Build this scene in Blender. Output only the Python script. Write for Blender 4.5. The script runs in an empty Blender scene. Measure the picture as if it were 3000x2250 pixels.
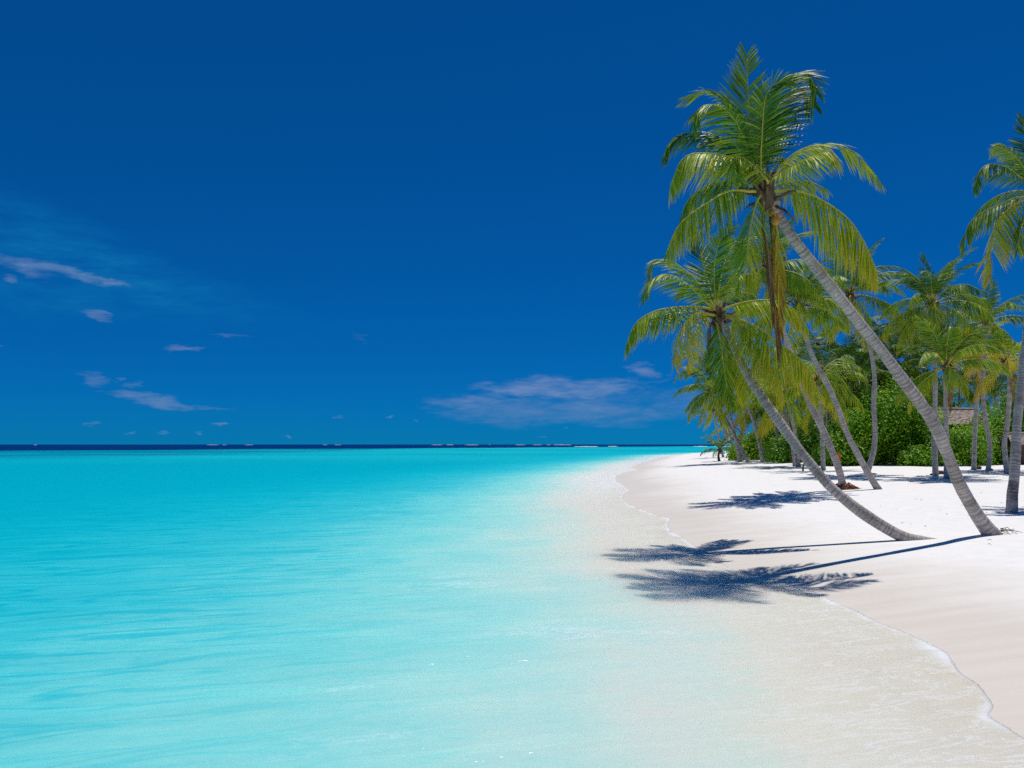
import bpy, math, random
import numpy as np
from mathutils import Vector

R = math.radians
random.seed(7)
rng = np.random.default_rng(7)
SC = bpy.context.scene
COL = SC.collection

# ------------------------------------------------------------------ camera
FPX = 2354.6                      # focal length in pixels of the 3000 px wide photograph
CAM = Vector((0.0, 0.0, 2.7))
PITCH = math.atan((1302 - 1125) / FPX)
cam_data = bpy.data.cameras.new('camera')
cam_data.sensor_width = 36.0
cam_data.lens = 36.0 * FPX / 3000.0
cam_data.clip_start = 0.05
cam_data.clip_end = 60000
cam = bpy.data.objects.new('camera', cam_data)
cam.location = CAM
cam.rotation_euler = (math.pi / 2 + PITCH, 0, 0)
COL.objects.link(cam)
SC.camera = cam

# ------------------------------------------------------------------ view
SC.view_settings.view_transform = 'Standard'
SC.view_settings.look = 'None'
SC.view_settings.gamma = 1.0
SC.view_settings.use_curve_mapping = False
SC.view_settings.exposure = 0.0
SC.cycles.max_bounces = 8
SC.cycles.diffuse_bounces = 3
SC.cycles.glossy_bounces = 2
SC.cycles.transmission_bounces = 4
SC.cycles.transparent_max_bounces = 8
SC.cycles.sample_clamp_indirect = 4.0
SC.cycles.use_denoising = False
SC.cycles.sample_clamp_direct = 8.0

SUN_TO = Vector((0.165, 0.26, 1.0)).normalized()       # towards the sun
SUN_EL = math.asin(SUN_TO.z)
SUN_AZ = math.atan2(SUN_TO.x, SUN_TO.y)


# ------------------------------------------------------------------ node helper
class NT:
    def __init__(self, tree):
        self.t = tree

    def node(self, kind, **props):
        n = self.t.nodes.new(kind)
        for k, v in props.items():
            setattr(n, k, v)
        return n

    def put(self, sock, v):
        if v is None:
            return
        if hasattr(v, 'is_output'):
            self.t.links.new(v, sock)
        else:
            if sock.type == 'RGBA' and hasattr(v, '__len__') and len(v) == 3:
                v = (*v, 1.0)
            sock.default_value = v

    def m(self, op, a, b=None, c=None, clamp=False):
        n = self.node('ShaderNodeMath', operation=op, use_clamp=clamp)
        for i, v in enumerate((a, b, c)):
            self.put(n.inputs[i], v)
        return n.outputs[0]

    def sstep(self, v, lo, hi, a=0.0, b=1.0, kind='SMOOTHSTEP'):
        n = self.node('ShaderNodeMapRange', interpolation_type=kind, clamp=True)
        self.put(n.inputs['Value'], v)
        for i, x in zip(('From Min', 'From Max', 'To Min', 'To Max'), (lo, hi, a, b)):
            self.put(n.inputs[i], x)
        return n.outputs['Result']

    def mix(self, f, a, b, blend='MIX'):
        n = self.node('ShaderNodeMix', data_type='RGBA', blend_type=blend)
        n.clamp_factor = True
        self.put(n.inputs[0], f)
        self.put(n.inputs[6], a)
        self.put(n.inputs[7], b)
        return n.outputs[2]

    def noise(self, vec, scale, detail=2.0, rough=0.5, dist=0.0):
        n = self.node('ShaderNodeTexNoise')
        self.put(n.inputs['Vector'], vec)
        self.put(n.inputs['Scale'], scale)
        self.put(n.inputs['Detail'], detail)
        self.put(n.inputs['Roughness'], rough)
        self.put(n.inputs['Distortion'], dist)
        return n.outputs['Fac']

    def scale(self, vec, s, rot=0.0):
        if rot:                                   # rot: direction (from +X) along which the pattern is drawn out
            r = self.node('ShaderNodeVectorRotate', rotation_type='Z_AXIS')
            self.put(r.inputs['Vector'], vec)
            r.inputs['Angle'].default_value = -rot
            vec = r.outputs[0]
        n = self.node('ShaderNodeMapping', vector_type='POINT')
        self.put(n.inputs['Vector'], vec)
        n.inputs['Scale'].default_value = s
        return n.outputs[0]

    def ramp(self, f, stops, interp='LINEAR'):
        n = self.node('ShaderNodeValToRGB')
        n.color_ramp.interpolation = interp
        els = n.color_ramp.elements
        while len(els) < len(stops):
            els.new(0.5)
        for e, (p, c) in zip(els, stops):
            e.position = p
            e.color = (*c, 1.0)
        self.put(n.inputs[0], f)
        return n.outputs[0]

    def attr(self, name):
        n = self.node('ShaderNodeAttribute', attribute_name=name)
        return n.outputs['Fac']

    def pos(self):
        return self.node('ShaderNodeNewGeometry').outputs['Position']

    def sep(self, v):
        n = self.node('ShaderNodeSeparateXYZ')
        self.put(n.inputs[0], v)
        return n.outputs

    def comb(self, x, y, z):
        n = self.node('ShaderNodeCombineXYZ')
        for i, v in enumerate((x, y, z)):
            self.put(n.inputs[i], v)
        return n.outputs[0]

    def bump(self, h, strength, dist):
        n = self.node('ShaderNodeBump')
        self.put(n.inputs['Height'], h)
        self.put(n.inputs['Strength'], strength)
        self.put(n.inputs['Distance'], dist)
        return n.outputs[0]


def lin(r, g, b):
    f = lambda c: (c / 255 / 12.92) if c / 255 <= 0.04045 else ((c / 255 + 0.055) / 1.055) ** 2.4
    return (f(r), f(g), f(b))


# ------------------------------------------------------------------ world: sky and thin clouds
world = bpy.data.worlds.new('World')
SC.world = world
world.use_nodes = True
wt = world.node_tree
wt.nodes.clear()
W = NT(wt)
sky = W.node('ShaderNodeTexSky', sky_type='NISHITA')
sky.sun_disc = False
sky.sun_elevation = SUN_EL
sky.sun_rotation = SUN_AZ
sky.altitude = 3000
sky.air_density = 1.0
sky.dust_density = 0.0
sky.ozone_density = 4.0
SKY_TINT = (0.006, 0.450, 1.12)
SKY_STRENGTH = 0.10
sky_g = W.node('ShaderNodeGamma')            # the photograph's contrast curve, the same for the whole sky
W.put(sky_g.inputs[0], sky.outputs[0])
sky_g.inputs[1].default_value = 0.68
skyc = W.mix(1.0, sky_g.outputs[0], SKY_TINT, 'MULTIPLY')
dirv = W.node('ShaderNodeTexCoord').outputs['Generated']
dx, dy, dz = W.sep(dirv)
az = W.m('ARCTAN2', dx, dy)
warp_v = W.comb(W.m('MULTIPLY', az, 26.0), W.m('MULTIPLY', dz, 95.0), 3.7)
w1 = W.noise(warp_v, 1.0, 5.0, 0.65)
w2 = W.noise(warp_v, 1.7, 5.0, 0.65)
az_w = W.m('ADD', az, W.m('MULTIPLY', W.m('SUBTRACT', w1, 0.5), 0.055))
dz_w = W.m('ADD', dz, W.m('MULTIPLY', W.m('SUBTRACT', w2, 0.5), 0.016))
cloud_vec = W.comb(W.m('MULTIPLY', az, 16.0), W.m('MULTIPLY', dz, 70.0), 0.0)
cn = W.noise(cloud_vec, 1.0, 5.0, 0.55, 0.4)
cn2 = W.noise(cloud_vec, 4.0, 4.0, 0.6, 0.0)
cn = W.m('ADD', W.m('MULTIPLY', cn, 0.72), W.m('MULTIPLY', cn2, 0.28))


def px_dir(u, v):
    x, y = (u - 1500) / FPX, (1125 - v) / FPX
    d = Vector((x, math.cos(PITCH) - y * math.sin(PITCH), math.sin(PITCH) + y * math.cos(PITCH)))
    return d.normalized()


CLOUDS = [  # u, v, half width, half height, slope, strength, softness
    (1570, 1138, 165, 33, 0.02, 1.0, 0.9), (1720, 1140, 150, 27, -0.06, 0.95, 0.9),
    (1390, 1182, 120, 23, 0.06, 0.70, 1.0), (1560, 1205, 260, 44, 0.0, 0.68, 1.2), (1780, 1195, 220, 48, 0.0, 0.68, 1.2),
    (1980, 1185, 150, 36, -0.05, 0.55, 1.3), (1885, 1085, 42, 20, 0.15, 0.75, 1.1), (1935, 1114, 45, 6, -0.2, 0.40, 1.2),
    (95, 775, 125, 16, 0.05, 0.85, 1.1), (100, 798, 65, 20, 0.2, 0.75, 1.2), (215, 800, 120, 15, 0.22, 0.80, 1.1), (310, 826, 55, 10, 0.12, 0.75, 1.0),
    (22, 817, 26, 10, 0.25, 0.75, 1.0), (290, 929, 38, 13, 0.25, 0.65, 1.1), (545, 1022, 42, 7, -0.05, 0.60, 1.1), (680, 984, 60, 3, 0.03, 0.35, 1.0),
    (275, 1112, 42, 17, 0.2, 0.75, 1.0), (380, 1128, 32, 6, -0.12, 0.65, 1.0), (345, 1112, 14, 4, 0.0, 0.5, 1.0), (10, 1012, 18, 3, 0.0, 0.6, 1.0),
    (385, 1156, 95, 10, 0.06, 0.70, 1.0), (475, 1178, 95, 17, 0.14, 0.75, 1.0), (600, 1194, 80, 4, 0.05, 0.40, 1.0),
    (648, 1241, 16, 6, 0.0, 0.75, 0.8), (265, 1240, 22, 4, 0.0, 0.55, 1.0), (382, 1272, 15, 4, 0.1, 0.6, 1.0), (478, 1272, 14, 4, 0.0, 0.5, 1.0), (585, 1270, 14, 4, 0.0, 0.5, 1.0),
    (1151, 1224, 9, 5, 0.0, 0.6, 0.8), (1212, 1233, 8, 5, 0.0, 0.65, 0.8), (1650, 1253, 10, 4, 0.0, 0.5, 0.8), (1583, 1276, 9, 3, 0.0, 0.5, 0.8), (840, 1280, 12, 4, 0.1, 0.5, 0.8), (1000, 1225, 20, 5, 0.0, 0.35, 1.0),
    (1045, 991, 18, 12, 0.3, 0.25, 1.3),
]
HAZY = [(120, 740, 520, 120, 0.28, 0.22), (520, 850, 420, 60, 0.22, 0.14), (60, 880, 260, 60, 0.0, 0.14), (250, 1230, 900, 60, 0.0, 0.06)]


def ellipse(u, v, hw, hh, slope):
    d = px_dir(u, v)
    a0, e0 = math.atan2(d.x, d.y), d.z
    wa = hw / FPX / (1 + ((u - 1500) / FPX) ** 2)
    we = hh / FPX
    da = W.m('SUBTRACT', az_w, a0)
    de = W.m('ADD', W.m('SUBTRACT', dz_w, e0), W.m('MULTIPLY', da, slope))
    qa = W.m('DIVIDE', da, wa)
    qe = W.m('DIVIDE', de, we)
    return W.m('ADD', W.m('MULTIPLY', qa, qa), W.m('MULTIPLY', qe, qe))


cloud = None
for u, v, hw, hh, sl, st, so in CLOUDS:
    q = ellipse(u, v, hw * 1.25, hh * 1.3, sl)
    val = W.m('ADD', W.m('SUBTRACT', 1.0, q), W.m('MULTIPLY', W.m('SUBTRACT', cn, 0.5), 3.4))
    val = W.sstep(val, 0.0, 0.3 + so * 1.5, 0.0, st)
    cloud = val if cloud is None else W.m('MAXIMUM', cloud, val)
hazy = None
for u, v, hw, hh, sl, st in HAZY:
    q = ellipse(u, v, hw * 1.2, hh * 1.2, sl)
    val = W.m('MULTIPLY', W.m('SUBTRACT', 1.0, q, clamp=True), W.m('MULTIPLY', W.sstep(cn, 0.25, 0.8), st))
    hazy = val if hazy is None else W.m('ADD', hazy, val)
skyc2 = W.mix(W.m('MULTIPLY', hazy, 3.0), skyc, (0.05, 1.75, 4.4))
skyc3 = W.mix(W.m('MULTIPLY', cloud, 0.85), skyc2, (1.9, 2.85, 5.1))
bg = W.node('ShaderNodeBackground')
W.put(bg.inputs[0], skyc3)
bg.inputs[1].default_value = SKY_STRENGTH
wo = W.node('ShaderNodeOutputWorld')
wt.links.new(bg.outputs[0], wo.inputs[0])

# ------------------------------------------------------------------ sun
sun_data = bpy.data.lights.new('sun', 'SUN')
sun_data.energy = 3.9
sun_data.angle = R(0.53)
sun_data.color = (1.0, 0.95, 0.865)
sun = bpy.data.objects.new('sun', sun_data)
sun.rotation_euler = SUN_TO.to_track_quat('Z', 'Y').to_euler()
sun.location = (30, 30, 80)
COL.objects.link(sun)


# ------------------------------------------------------------------ object helpers
def link(o, parent=None):
    COL.objects.link(o)
    if parent is not None:
        o.parent = parent
    return o


def mesh_obj(name, me, parent=None):
    return link(bpy.data.objects.new(name, me), parent)


def tag(o, label=None, cat=None, group=None, kind=None):
    if label:
        o['label'] = label
    if cat:
        o['category'] = cat
    if group:
        o['group'] = group
    if kind:
        o['kind'] = kind
    return o


def thing(name, loc, label, cat, group=None):
    o = bpy.data.objects.new(name, None)
    o.empty_display_size = 0.3
    o.location = loc
    link(o)
    return tag(o, label, cat, group)


def build(name, verts, faces, mats, attrs=None, mi=None, smooth=True):
    me = bpy.data.meshes.new(name)
    me.from_pydata([tuple(v) for v in verts], [], faces)
    for m in (mats if isinstance(mats, (list, tuple)) else [mats]):
        me.materials.append(m)
    if attrs:
        for k, v in attrs.items():
            a = me.attributes.new(k, 'FLOAT', 'POINT')
            a.data.foreach_set('value', np.asarray(v, dtype=np.float32))
    if mi is not None:
        me.polygons.foreach_set('material_index', np.asarray(mi, dtype=np.int32))
    me.polygons.foreach_set('use_smooth', np.full(len(me.polygons), smooth))
    me.update()
    return me


# ------------------------------------------------------------------ terrain
def ray(u, v):
    return px_dir(u, v)


def at_depth(u, v, y):
    d = px_dir(u, v)
    return CAM + d * ((y - CAM.y) / d.y)


def on_plane(u, v, z=0.0):
    d = px_dir(u, v)
    return CAM + d * ((z - CAM.z) / d.z)


SHORE_PX = [(3000, 2162), (2945, 2124), (2894, 2098), (2916, 2070), (2898, 2044), (2869, 2004), (2815, 1972), (2793, 1936), (2775, 1910),
            (2724, 1885), (2688, 1867), (2634, 1845), (2562, 1818), (2515, 1791), (2450, 1766), (2402, 1740), (2330, 1715), (2230, 1692), (2140, 1665),
            (2096, 1635), (2052, 1613), (2025, 1591), (1995, 1570), (1968, 1559), (1957, 1537), (1968, 1521), (1925, 1510), (1906, 1502), (1868, 1488),
            (1846, 1480), (1825, 1464), (1827, 1448), (1846, 1437), (1830, 1424), (1808, 1410), (1804, 1396), (1827, 1386), (1872, 1376), (1852, 1369),
            (1870, 1360), (1944, 1339), (1985, 1334), (2101, 1326.5)]
shore = [(14.0, -300.0), (10.0, -60.0), (7.6, -12.0), (6.4, 0.0), (5.4, 4.5)]
for u, v in SHORE_PX:
    p = on_plane(u, v)
    shore.append((p.x, p.y))
shore += [(120.0, 300.0), (220.0, 330.0), (520.0, 300.0), (640.0, -300.0)]
SH = np.array(shore)
SHORE_OPEN = SH[:-1]


def sdist(P):
    """signed distance to the waterline, positive on land"""
    P = np.asarray(P, float)
    best = np.full(len(P), 1e18)
    for a, b in zip(SH[:-1], SH[1:]):
        ab = b - a
        t = np.clip(((P - a) @ ab) / (ab @ ab), 0, 1)
        q = P - (a + t[:, None] * ab)
        best = np.minimum(best, (q * q).sum(1))
    best = np.sqrt(best)
    inside = np.zeros(len(P), bool)
    x, y = P[:, 0], P[:, 1]
    n = len(SH)
    for i in range(n):
        x1, y1 = SH[i]
        x2, y2 = SH[(i + 1) % n]
        if y1 == y2:
            continue
        c = ((y1 > y) != (y2 > y)) & (x < (x2 - x1) * (y - y1) / (y2 - y1) + x1)
        inside ^= c
    return np.where(inside, best, -best)


def height(P, d):
    x, y = P[:, 0], P[:, 1]
    far = np.clip((y - 25) / 25, 0, 1)                  # the beach is steeper where it is narrow, further on
    land = (1.06 + 0.08 * far) * (1 - np.exp(-np.maximum(d, 0) / (13.0 - 6.0 * far)))
    w = np.clip((d - 3) / 8, 0, 1)
    und = (0.05 * np.sin(x * 0.55 + 0.8 * np.sin(y * 0.31)) * np.cos(y * 0.43 + 0.5) + 0.025 * np.sin(x * 1.7 + y * 0.9) * np.sin(y * 1.3 - x * 0.4))
    sea = -np.minimum(0.055 * np.maximum(-d, 0), 2.0)
    return np.where(d > 0, land + und * w, sea)


def land_z(x, y):
    P = np.array([[x, y]])
    return float(height(P, sdist(P))[0])


def ground_hit(u, v):
    """first point where the ray through a pixel meets the sand"""
    d = px_dir(u, v)
    t = np.geomspace(4.0, 400.0, 500)
    lo = None
    for _ in range(2):
        P_ = np.column_stack([CAM.x + d.x * t, CAM.y + d.y * t])
        gap = CAM.z + d.z * t - height(P_, sdist(P_))
        k = int(np.argmax(gap < 0)) if (gap < 0).any() else len(t) - 1
        t = np.linspace(t[max(0, k - 1)], t[k], 60)
    p = CAM + d * float(t[k if k < len(t) else -1])
    p.z = land_z(p.x, p.y)
    return p


def polar(rmin, rmax, ratio, fine, coarse):
    nr = int(math.log(rmax / rmin) / math.log(ratio)) + 1
    rr = rmin * ratio ** np.arange(nr + 1)
    a_front = np.arange(-50, 50 + 1e-6, fine)
    a_back = np.arange(50 + coarse, 310 - 1e-6, coarse)
    aa = np.radians(np.concatenate([a_front, a_back]))
    X = rr[:, None] * np.sin(aa)[None, :]
    Y = rr[:, None] * np.cos(aa)[None, :]
    P = np.stack([X.ravel(), Y.ravel()], 1)
    na, n = len(aa), len(rr)
    i = np.arange(n - 1)[:, None] * na
    j = np.arange(na)[None, :]
    j2 = (j + 1) % na
    F = np.stack([(i + j), (i + na + j), (i + na + j2), (i + j2)], -1).reshape(-1, 4)
    P = np.vstack([P, [[0, 0]]])
    c = len(P) - 1
    tri = [(c, k, (k + 1) % na) for k in range(na)]
    return P, F.tolist() + tri


# --- sand
def mat(name):
    m = bpy.data.materials.new(name)
    m.use_nodes = True
    m.node_tree.nodes.clear()
    t = NT(m.node_tree)
    out = t.node('ShaderNodeOutputMaterial')
    return m, t, out


def principled(t, color, rough=0.6, normal=None, spec=0.5):
    b = t.node('ShaderNodeBsdfPrincipled')
    t.put(b.inputs['Base Color'], color)
    t.put(b.inputs['Roughness'], rough)
    t.put(b.inputs['Specular IOR Level'], spec)
    if normal is not None:
        t.put(b.inputs['Normal'], normal)
    return b.outputs[0]


def sand_material():
    m, t, out = mat('coral_sand')
    p = t.pos()
    d = t.attr('shore')
    streak = t.noise(t.scale(p, (0.25, 2.2, 1.0), 0.15), 1.0, 4, 0.6)
    big = t.noise(p, 0.35, 3)
    edge = t.m('ADD', d, t.m('MULTIPLY', t.m('SUBTRACT', big, 0.5), 3.0))
    edge = t.m('ADD', edge, t.m('MULTIPLY', t.m('SUBTRACT', streak, 0.5), 1.5))
    wet = t.sstep(edge, 0.4, 5.2, 1.0, 0.0)
    grain = t.noise(p, 60.0, 3, 0.7)
    mot = t.noise(p, 2.3, 4, 0.6)
    dry = t.mix(t.sstep(mot, 0.3, 0.7), (0.775, 0.77, 0.765), (0.83, 0.825, 0.82))
    wetc = t.mix(t.sstep(streak, 0.3, 0.7), (0.64, 0.59, 0.53), (0.69, 0.645, 0.59))
    c = t.mix(wet, dry, wetc)
    c = t.mix(t.sstep(grain, 0.35, 0.65, 0.0, 0.16), c, (0.55, 0.50, 0.45))
    speck = t.sstep(t.noise(p, 9.0, 2, 0.5), 0.755, 0.80)
    c = t.mix(t.m('MULTIPLY', speck, t.sstep(d, 4.0, 9.0, 0.0, 0.45)), c, (0.22, 0.17, 0.12))
    lumps = t.noise(p, 2.6, 3, 0.55)
    foot = t.noise(p, 5.5, 2, 0.5)
    rip = t.noise(t.scale(p, (0.5, 7.0, 1.0), 0.12), 1.0, 3, 0.6)
    dryf = t.sstep(d, 4.0, 9.0)
    h = t.m('ADD', t.m('MULTIPLY', t.m('ADD', t.m('MULTIPLY', lumps, 0.09), t.m('MULTIPLY', foot, 0.035)), dryf), t.m('MULTIPLY', grain, 0.004))
    h = t.m('ADD', h, t.m('MULTIPLY', rip, t.m('MULTIPLY', t.m('SUBTRACT', 1.0, dryf), 0.010)))
    n = t.bump(h, 0.8, 1.0)
    rough = t.sstep(wet, 0.0, 1.0, 0.9, 0.55)
    t.t.links.new(principled(t, c, rough, n, 0.25), out.inputs[0])
    return m


M_SAND = sand_material()
P, F = polar(0.4, 900.0, 1.018, 0.3, 4.0)
D = sdist(P)
Z = height(P, D)
me = build('sand', np.column_stack([P, Z]), F, M_SAND, {'shore': D})
tag(mesh_obj('sand', me), 'white coral sand beach running down into the lagoon', None, None, 'structure')


# --- water
def water_material():
    m, t, out = mat('lagoon_water')
    p = t.pos()
    x, y, z = t.sep(p)
    d = t.attr('sea')                                   # metres out from the waterline
    rip1 = t.noise(t.scale(p, (0.26, 1.7, 1.0), 0.34), 1.0, 2.5, 0.5, 0.5)
    rip2 = t.noise(t.scale(p, (0.75, 4.2, 1.0), 0.22), 1.0, 3, 0.55, 0.5)
    rip3 = t.noise(t.scale(p, (5.0, 12.0, 1.0), 0.15), 1.0, 3, 0.65, 0.6)
    swell = t.noise(t.scale(p, (0.10, 0.42, 1.0), 0.28), 1.0, 3, 0.5, 0.5)
    line = t.sstep(t.m('ABSOLUTE', t.m('SUBTRACT', rip1, 0.5)), 0.0, 0.055, 1.0, 0.0)
    line2 = t.sstep(t.m('ABSOLUTE', t.m('SUBTRACT', rip2, 0.5)), 0.0, 0.08, 1.0, 0.0)
    lobes = t.noise(t.scale(p, (0.6, 0.35, 1.0)), 1.0, 3, 0.5)
    # effective water column: depth, changed by the waves that pass over it
    de = t.m('ADD', d, t.m('MULTIPLY', t.m('SUBTRACT', lobes, 0.5), 3.4))
    de = t.m('ADD', de, t.m('MULTIPLY', t.m('SUBTRACT', swell, 0.5), t.sstep(d, 3.0, 20.0, 0.3, 6.0)))
    de = t.m('ADD', de, t.m('MULTIPLY', t.m('ADD', line, t.m('MULTIPLY', line2, 0.45)), t.sstep(d, 4.0, 20.0, 0.35, 6.5)))
    s = lambda r, g, b: tuple(c / k for c, k in zip(lin(r, g, b), (1.13, 1.16, 1.20)))
    stops = [(0.0, s(215, 211, 199)), (2.3, s(223, 225, 216)), (3.7, s(205, 230, 224)), (5.7, s(164, 230, 229)), (8.5, s(122, 222, 226)),
             (12.5, s(62, 203, 219)), (19.0, s(16, 188, 210)), (28.0, s(2, 176, 202)), (60.0, s(0, 170, 198))]
    f = t.m('POWER', t.m('DIVIDE', t.m('MAXIMUM', de, 0.0), 60.0), 0.5, clamp=True)
    c = t.ramp(f, [((k / 60.0) ** 0.5, v) for k, v in stops])
    # brighter sand flats out in the lagoon, sea grass and the reef edge
    flat = t.noise(t.scale(p, (0.006, 0.010, 1.0), 0.2), 1.0, 4, 0.55)
    far = t.sstep(y, 70.0, 220.0)
    c = t.mix(t.m('MULTIPLY', far, t.sstep(flat, 0.35, 0.65)), c, s(28, 192, 205))
    edge_n = t.noise(t.scale(p, (0.004, 0.012, 1.0), 0.1), 1.0, 5, 0.6)
    reef = t.m('SUBTRACT', y, t.m('MULTIPLY', x, 1.7))
    reef = t.m('ADD', reef, t.m('MULTIPLY', t.m('SUBTRACT', edge_n, 0.5), 330.0))
    deep = t.sstep(reef, 640.0, 740.0)
    grass_n = t.noise(t.scale(p, (0.010, 0.030, 1.0), 0.1), 1.0, 5, 0.65)
    left = t.sstep(t.m('SUBTRACT', t.m('MULTIPLY', y, 0.75), t.m('MULTIPLY', x, 1.0)), 165.0, 300.0)
    left = t.m('MULTIPLY', left, t.sstep(x, -90.0, -55.0, 1.0, 0.0))
    grass = t.m('MULTIPLY', left, t.sstep(grass_n, 0.36, 0.52))
    c = t.mix(t.m('MULTIPLY', grass, 0.75), c, s(0, 110, 150))
    c = t.mix(deep, c, s(0, 42, 108))
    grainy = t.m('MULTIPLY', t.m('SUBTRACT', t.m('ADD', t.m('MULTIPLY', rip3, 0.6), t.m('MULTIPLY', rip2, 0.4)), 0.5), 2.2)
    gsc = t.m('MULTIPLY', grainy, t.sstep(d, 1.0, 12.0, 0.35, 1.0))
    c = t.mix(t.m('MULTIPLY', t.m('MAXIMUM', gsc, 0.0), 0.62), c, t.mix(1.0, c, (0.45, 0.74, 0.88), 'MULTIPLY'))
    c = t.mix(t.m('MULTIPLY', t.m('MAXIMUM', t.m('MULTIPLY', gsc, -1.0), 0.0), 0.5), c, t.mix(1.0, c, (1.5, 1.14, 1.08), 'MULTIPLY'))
    # foam: at the run-up edge, in lace bands a little out, in streaks
    fn = t.noise(t.scale(p, (2.2, 6.0, 1.0), 0.1), 1.0, 5, 0.65, 0.5)
    fn2 = t.noise(t.scale(p, (0.35, 0.8, 1.0)), 1.0, 3, 0.5)
    wob = t.m('ADD', d, t.m('MULTIPLY', t.m('SUBTRACT', fn, 0.5), 0.42))
    rim_w = t.sstep(fn2, 0.30, 0.70, 0.08, 0.42)
    rim = t.m('MULTIPLY', t.sstep(wob, 0.0, rim_w, 1.0, 0.0), t.sstep(t.m('ADD', fn2, t.m('MULTIPLY', t.m('SUBTRACT', fn, 0.5), 0.6)), 0.25, 0.6, 0.30, 0.95))
    lace_n = t.noise(t.scale(p, (1.6, 4.2, 1.0), 0.15), 1.0, 6, 0.7, 1.2)
    lace = t.sstep(t.m('ABSOLUTE', t.m('SUBTRACT', lace_n, 0.5)), 0.0, 0.035, 1.0, 0.0)
    band = t.m('MULTIPLY', t.sstep(d, 2.2, 4.2), t.sstep(d, 5.5, 8.2, 1.0, 0.0))
    patch = t.sstep(t.noise(t.scale(p, (0.22, 0.5, 1.0), 0.2), 1.0, 4, 0.6), 0.53, 0.68)
    lace = t.m('MULTIPLY', t.m('MULTIPLY', lace, band), t.m('MULTIPLY', patch, 0.75))
    wash_n = t.noise(t.scale(p, (0.9, 3.6, 1.0), 0.3), 1.0, 5, 0.65, 0.8)
    wash = t.m('MULTIPLY', t.sstep(t.m('ABSOLUTE', t.m('SUBTRACT', wash_n, 0.52)), 0.0, 0.03, 1.0, 0.0), t.sstep(d, 0.3, 4.0, 0.42, 0.0))
    # the breakers that curl along the far bend of the beach
    farfoam = t.m('MULTIPLY', t.m('MULTIPLY', t.sstep(y, 30.0, 60.0), t.sstep(d, 0.6, 6.5, 1.0, 0.0)), t.sstep(lace_n, 0.46, 0.58, 0.0, 0.95))
    foam = t.m('MAXIMUM', t.m('MAXIMUM', rim, lace), t.m('MAXIMUM', wash, farfoam))
    foam = t.m('MULTIPLY', foam, t.sstep(d, -0.05, 0.02))
    c = t.mix(foam, c, (0.80, 0.85, 0.92))
    opa = t.sstep(d, -0.03, 0.06, 0.55, 1.0)
    opa = t.m('MAXIMUM', opa, foam)
    # surface relief, calmer with distance from the camera's stretch and on the film of water at the edge
    calm = t.sstep(d, 0.0, 6.0, 0.25, 1.0)
    h = t.m('ADD', t.m('MULTIPLY', rip1, 0.10), t.m('ADD', t.m('MULTIPLY', rip2, 0.045), t.m('MULTIPLY', rip3, 0.014)))
    h = t.m('ADD', h, t.m('MULTIPLY', swell, 0.16))
    n = t.bump(t.m('MULTIPLY', h, calm), 0.9, 1.0)
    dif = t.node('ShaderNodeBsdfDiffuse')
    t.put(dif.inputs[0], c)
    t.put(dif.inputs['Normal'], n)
    tr = t.node('ShaderNodeBsdfTransparent')
    t.put(tr.inputs[0], (0.96, 0.99, 0.985))
    sss = t.node('ShaderNodeSubsurfaceScattering', falloff='BURLEY')     # light spreads in the water and softens the shadows
    t.put(sss.inputs['Color'], c)
    t.put(sss.inputs['Scale'], t.sstep(d, 0.0, 3.0, 0.15, 1.7))
    sss.inputs['Radius'].default_value = (0.75, 1.0, 1.0)
    t.put(sss.inputs['Normal'], n)
    body = t.node('ShaderNodeMixShader')
    body.inputs[0].default_value = 0.85
    t.t.links.new(dif.outputs[0], body.inputs[1])
    t.t.links.new(sss.outputs[0], body.inputs[2])
    mx = t.node('ShaderNodeMixShader')
    t.put(mx.inputs[0], opa)
    t.t.links.new(tr.outputs[0], mx.inputs[1])
    t.t.links.new(body.outputs[0], mx.inputs[2])
    gl = t.node('ShaderNodeBsdfGlossy')
    t.put(gl.inputs[0], (1, 1, 1))
    t.put(gl.inputs['Roughness'], 0.10)
    t.put(gl.inputs['Normal'], n)
    fr = t.node('ShaderNodeFresnel')
    fr.inputs['IOR'].default_value = 1.33
    t.put(fr.inputs['Normal'], n)
    mx2 = t.node('ShaderNodeMixShader')
    t.put(mx2.inputs[0], t.m('MINIMUM', t.m('MULTIPLY', fr.outputs[0], 0.5), 0.10))
    t.t.links.new(mx.outputs[0], mx2.inputs[1])
    t.t.links.new(gl.outputs[0], mx2.inputs[2])
    t.t.links.new(mx2.outputs[0], out.inputs[0])
    return m


M_WATER = water_material()
P, F = polar(0.5, 40000.0, 1.022, 0.35, 5.0)
D = -sdist(P)
keep = D > -6.0
F = [f for f in F if all(keep[i] for i in f)]
used = np.zeros(len(P), bool)
used[np.unique(np.concatenate([np.array(f) for f in F]))] = True
remap = np.cumsum(used) - 1
F = [tuple(int(remap[i]) for i in f) for f in F]
P, D = P[used], D[used]
rr = np.hypot(P[:, 0], P[:, 1])
amp = np.clip((D - 1.5) / 8, 0, 1) * np.clip(1 - rr / 120, 0, 1)
zw = amp * (0.020 * np.sin(P[:, 1] * 2.3 - P[:, 0] * 0.5 + 0.9 * np.sin(P[:, 0] * 0.6 + P[:, 1] * 0.2))
            + 0.012 * np.sin(P[:, 1] * 4.7 + P[:, 0] * 0.7 + 1.3 * np.sin(P[:, 0] * 0.9 - P[:, 1] * 0.4)))
me = build('water', np.column_stack([P, zw]), F, M_WATER, {'sea': D})
tag(mesh_obj('water', me), 'clear turquoise lagoon water, dark blue beyond the reef', None, None, 'structure')


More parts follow.
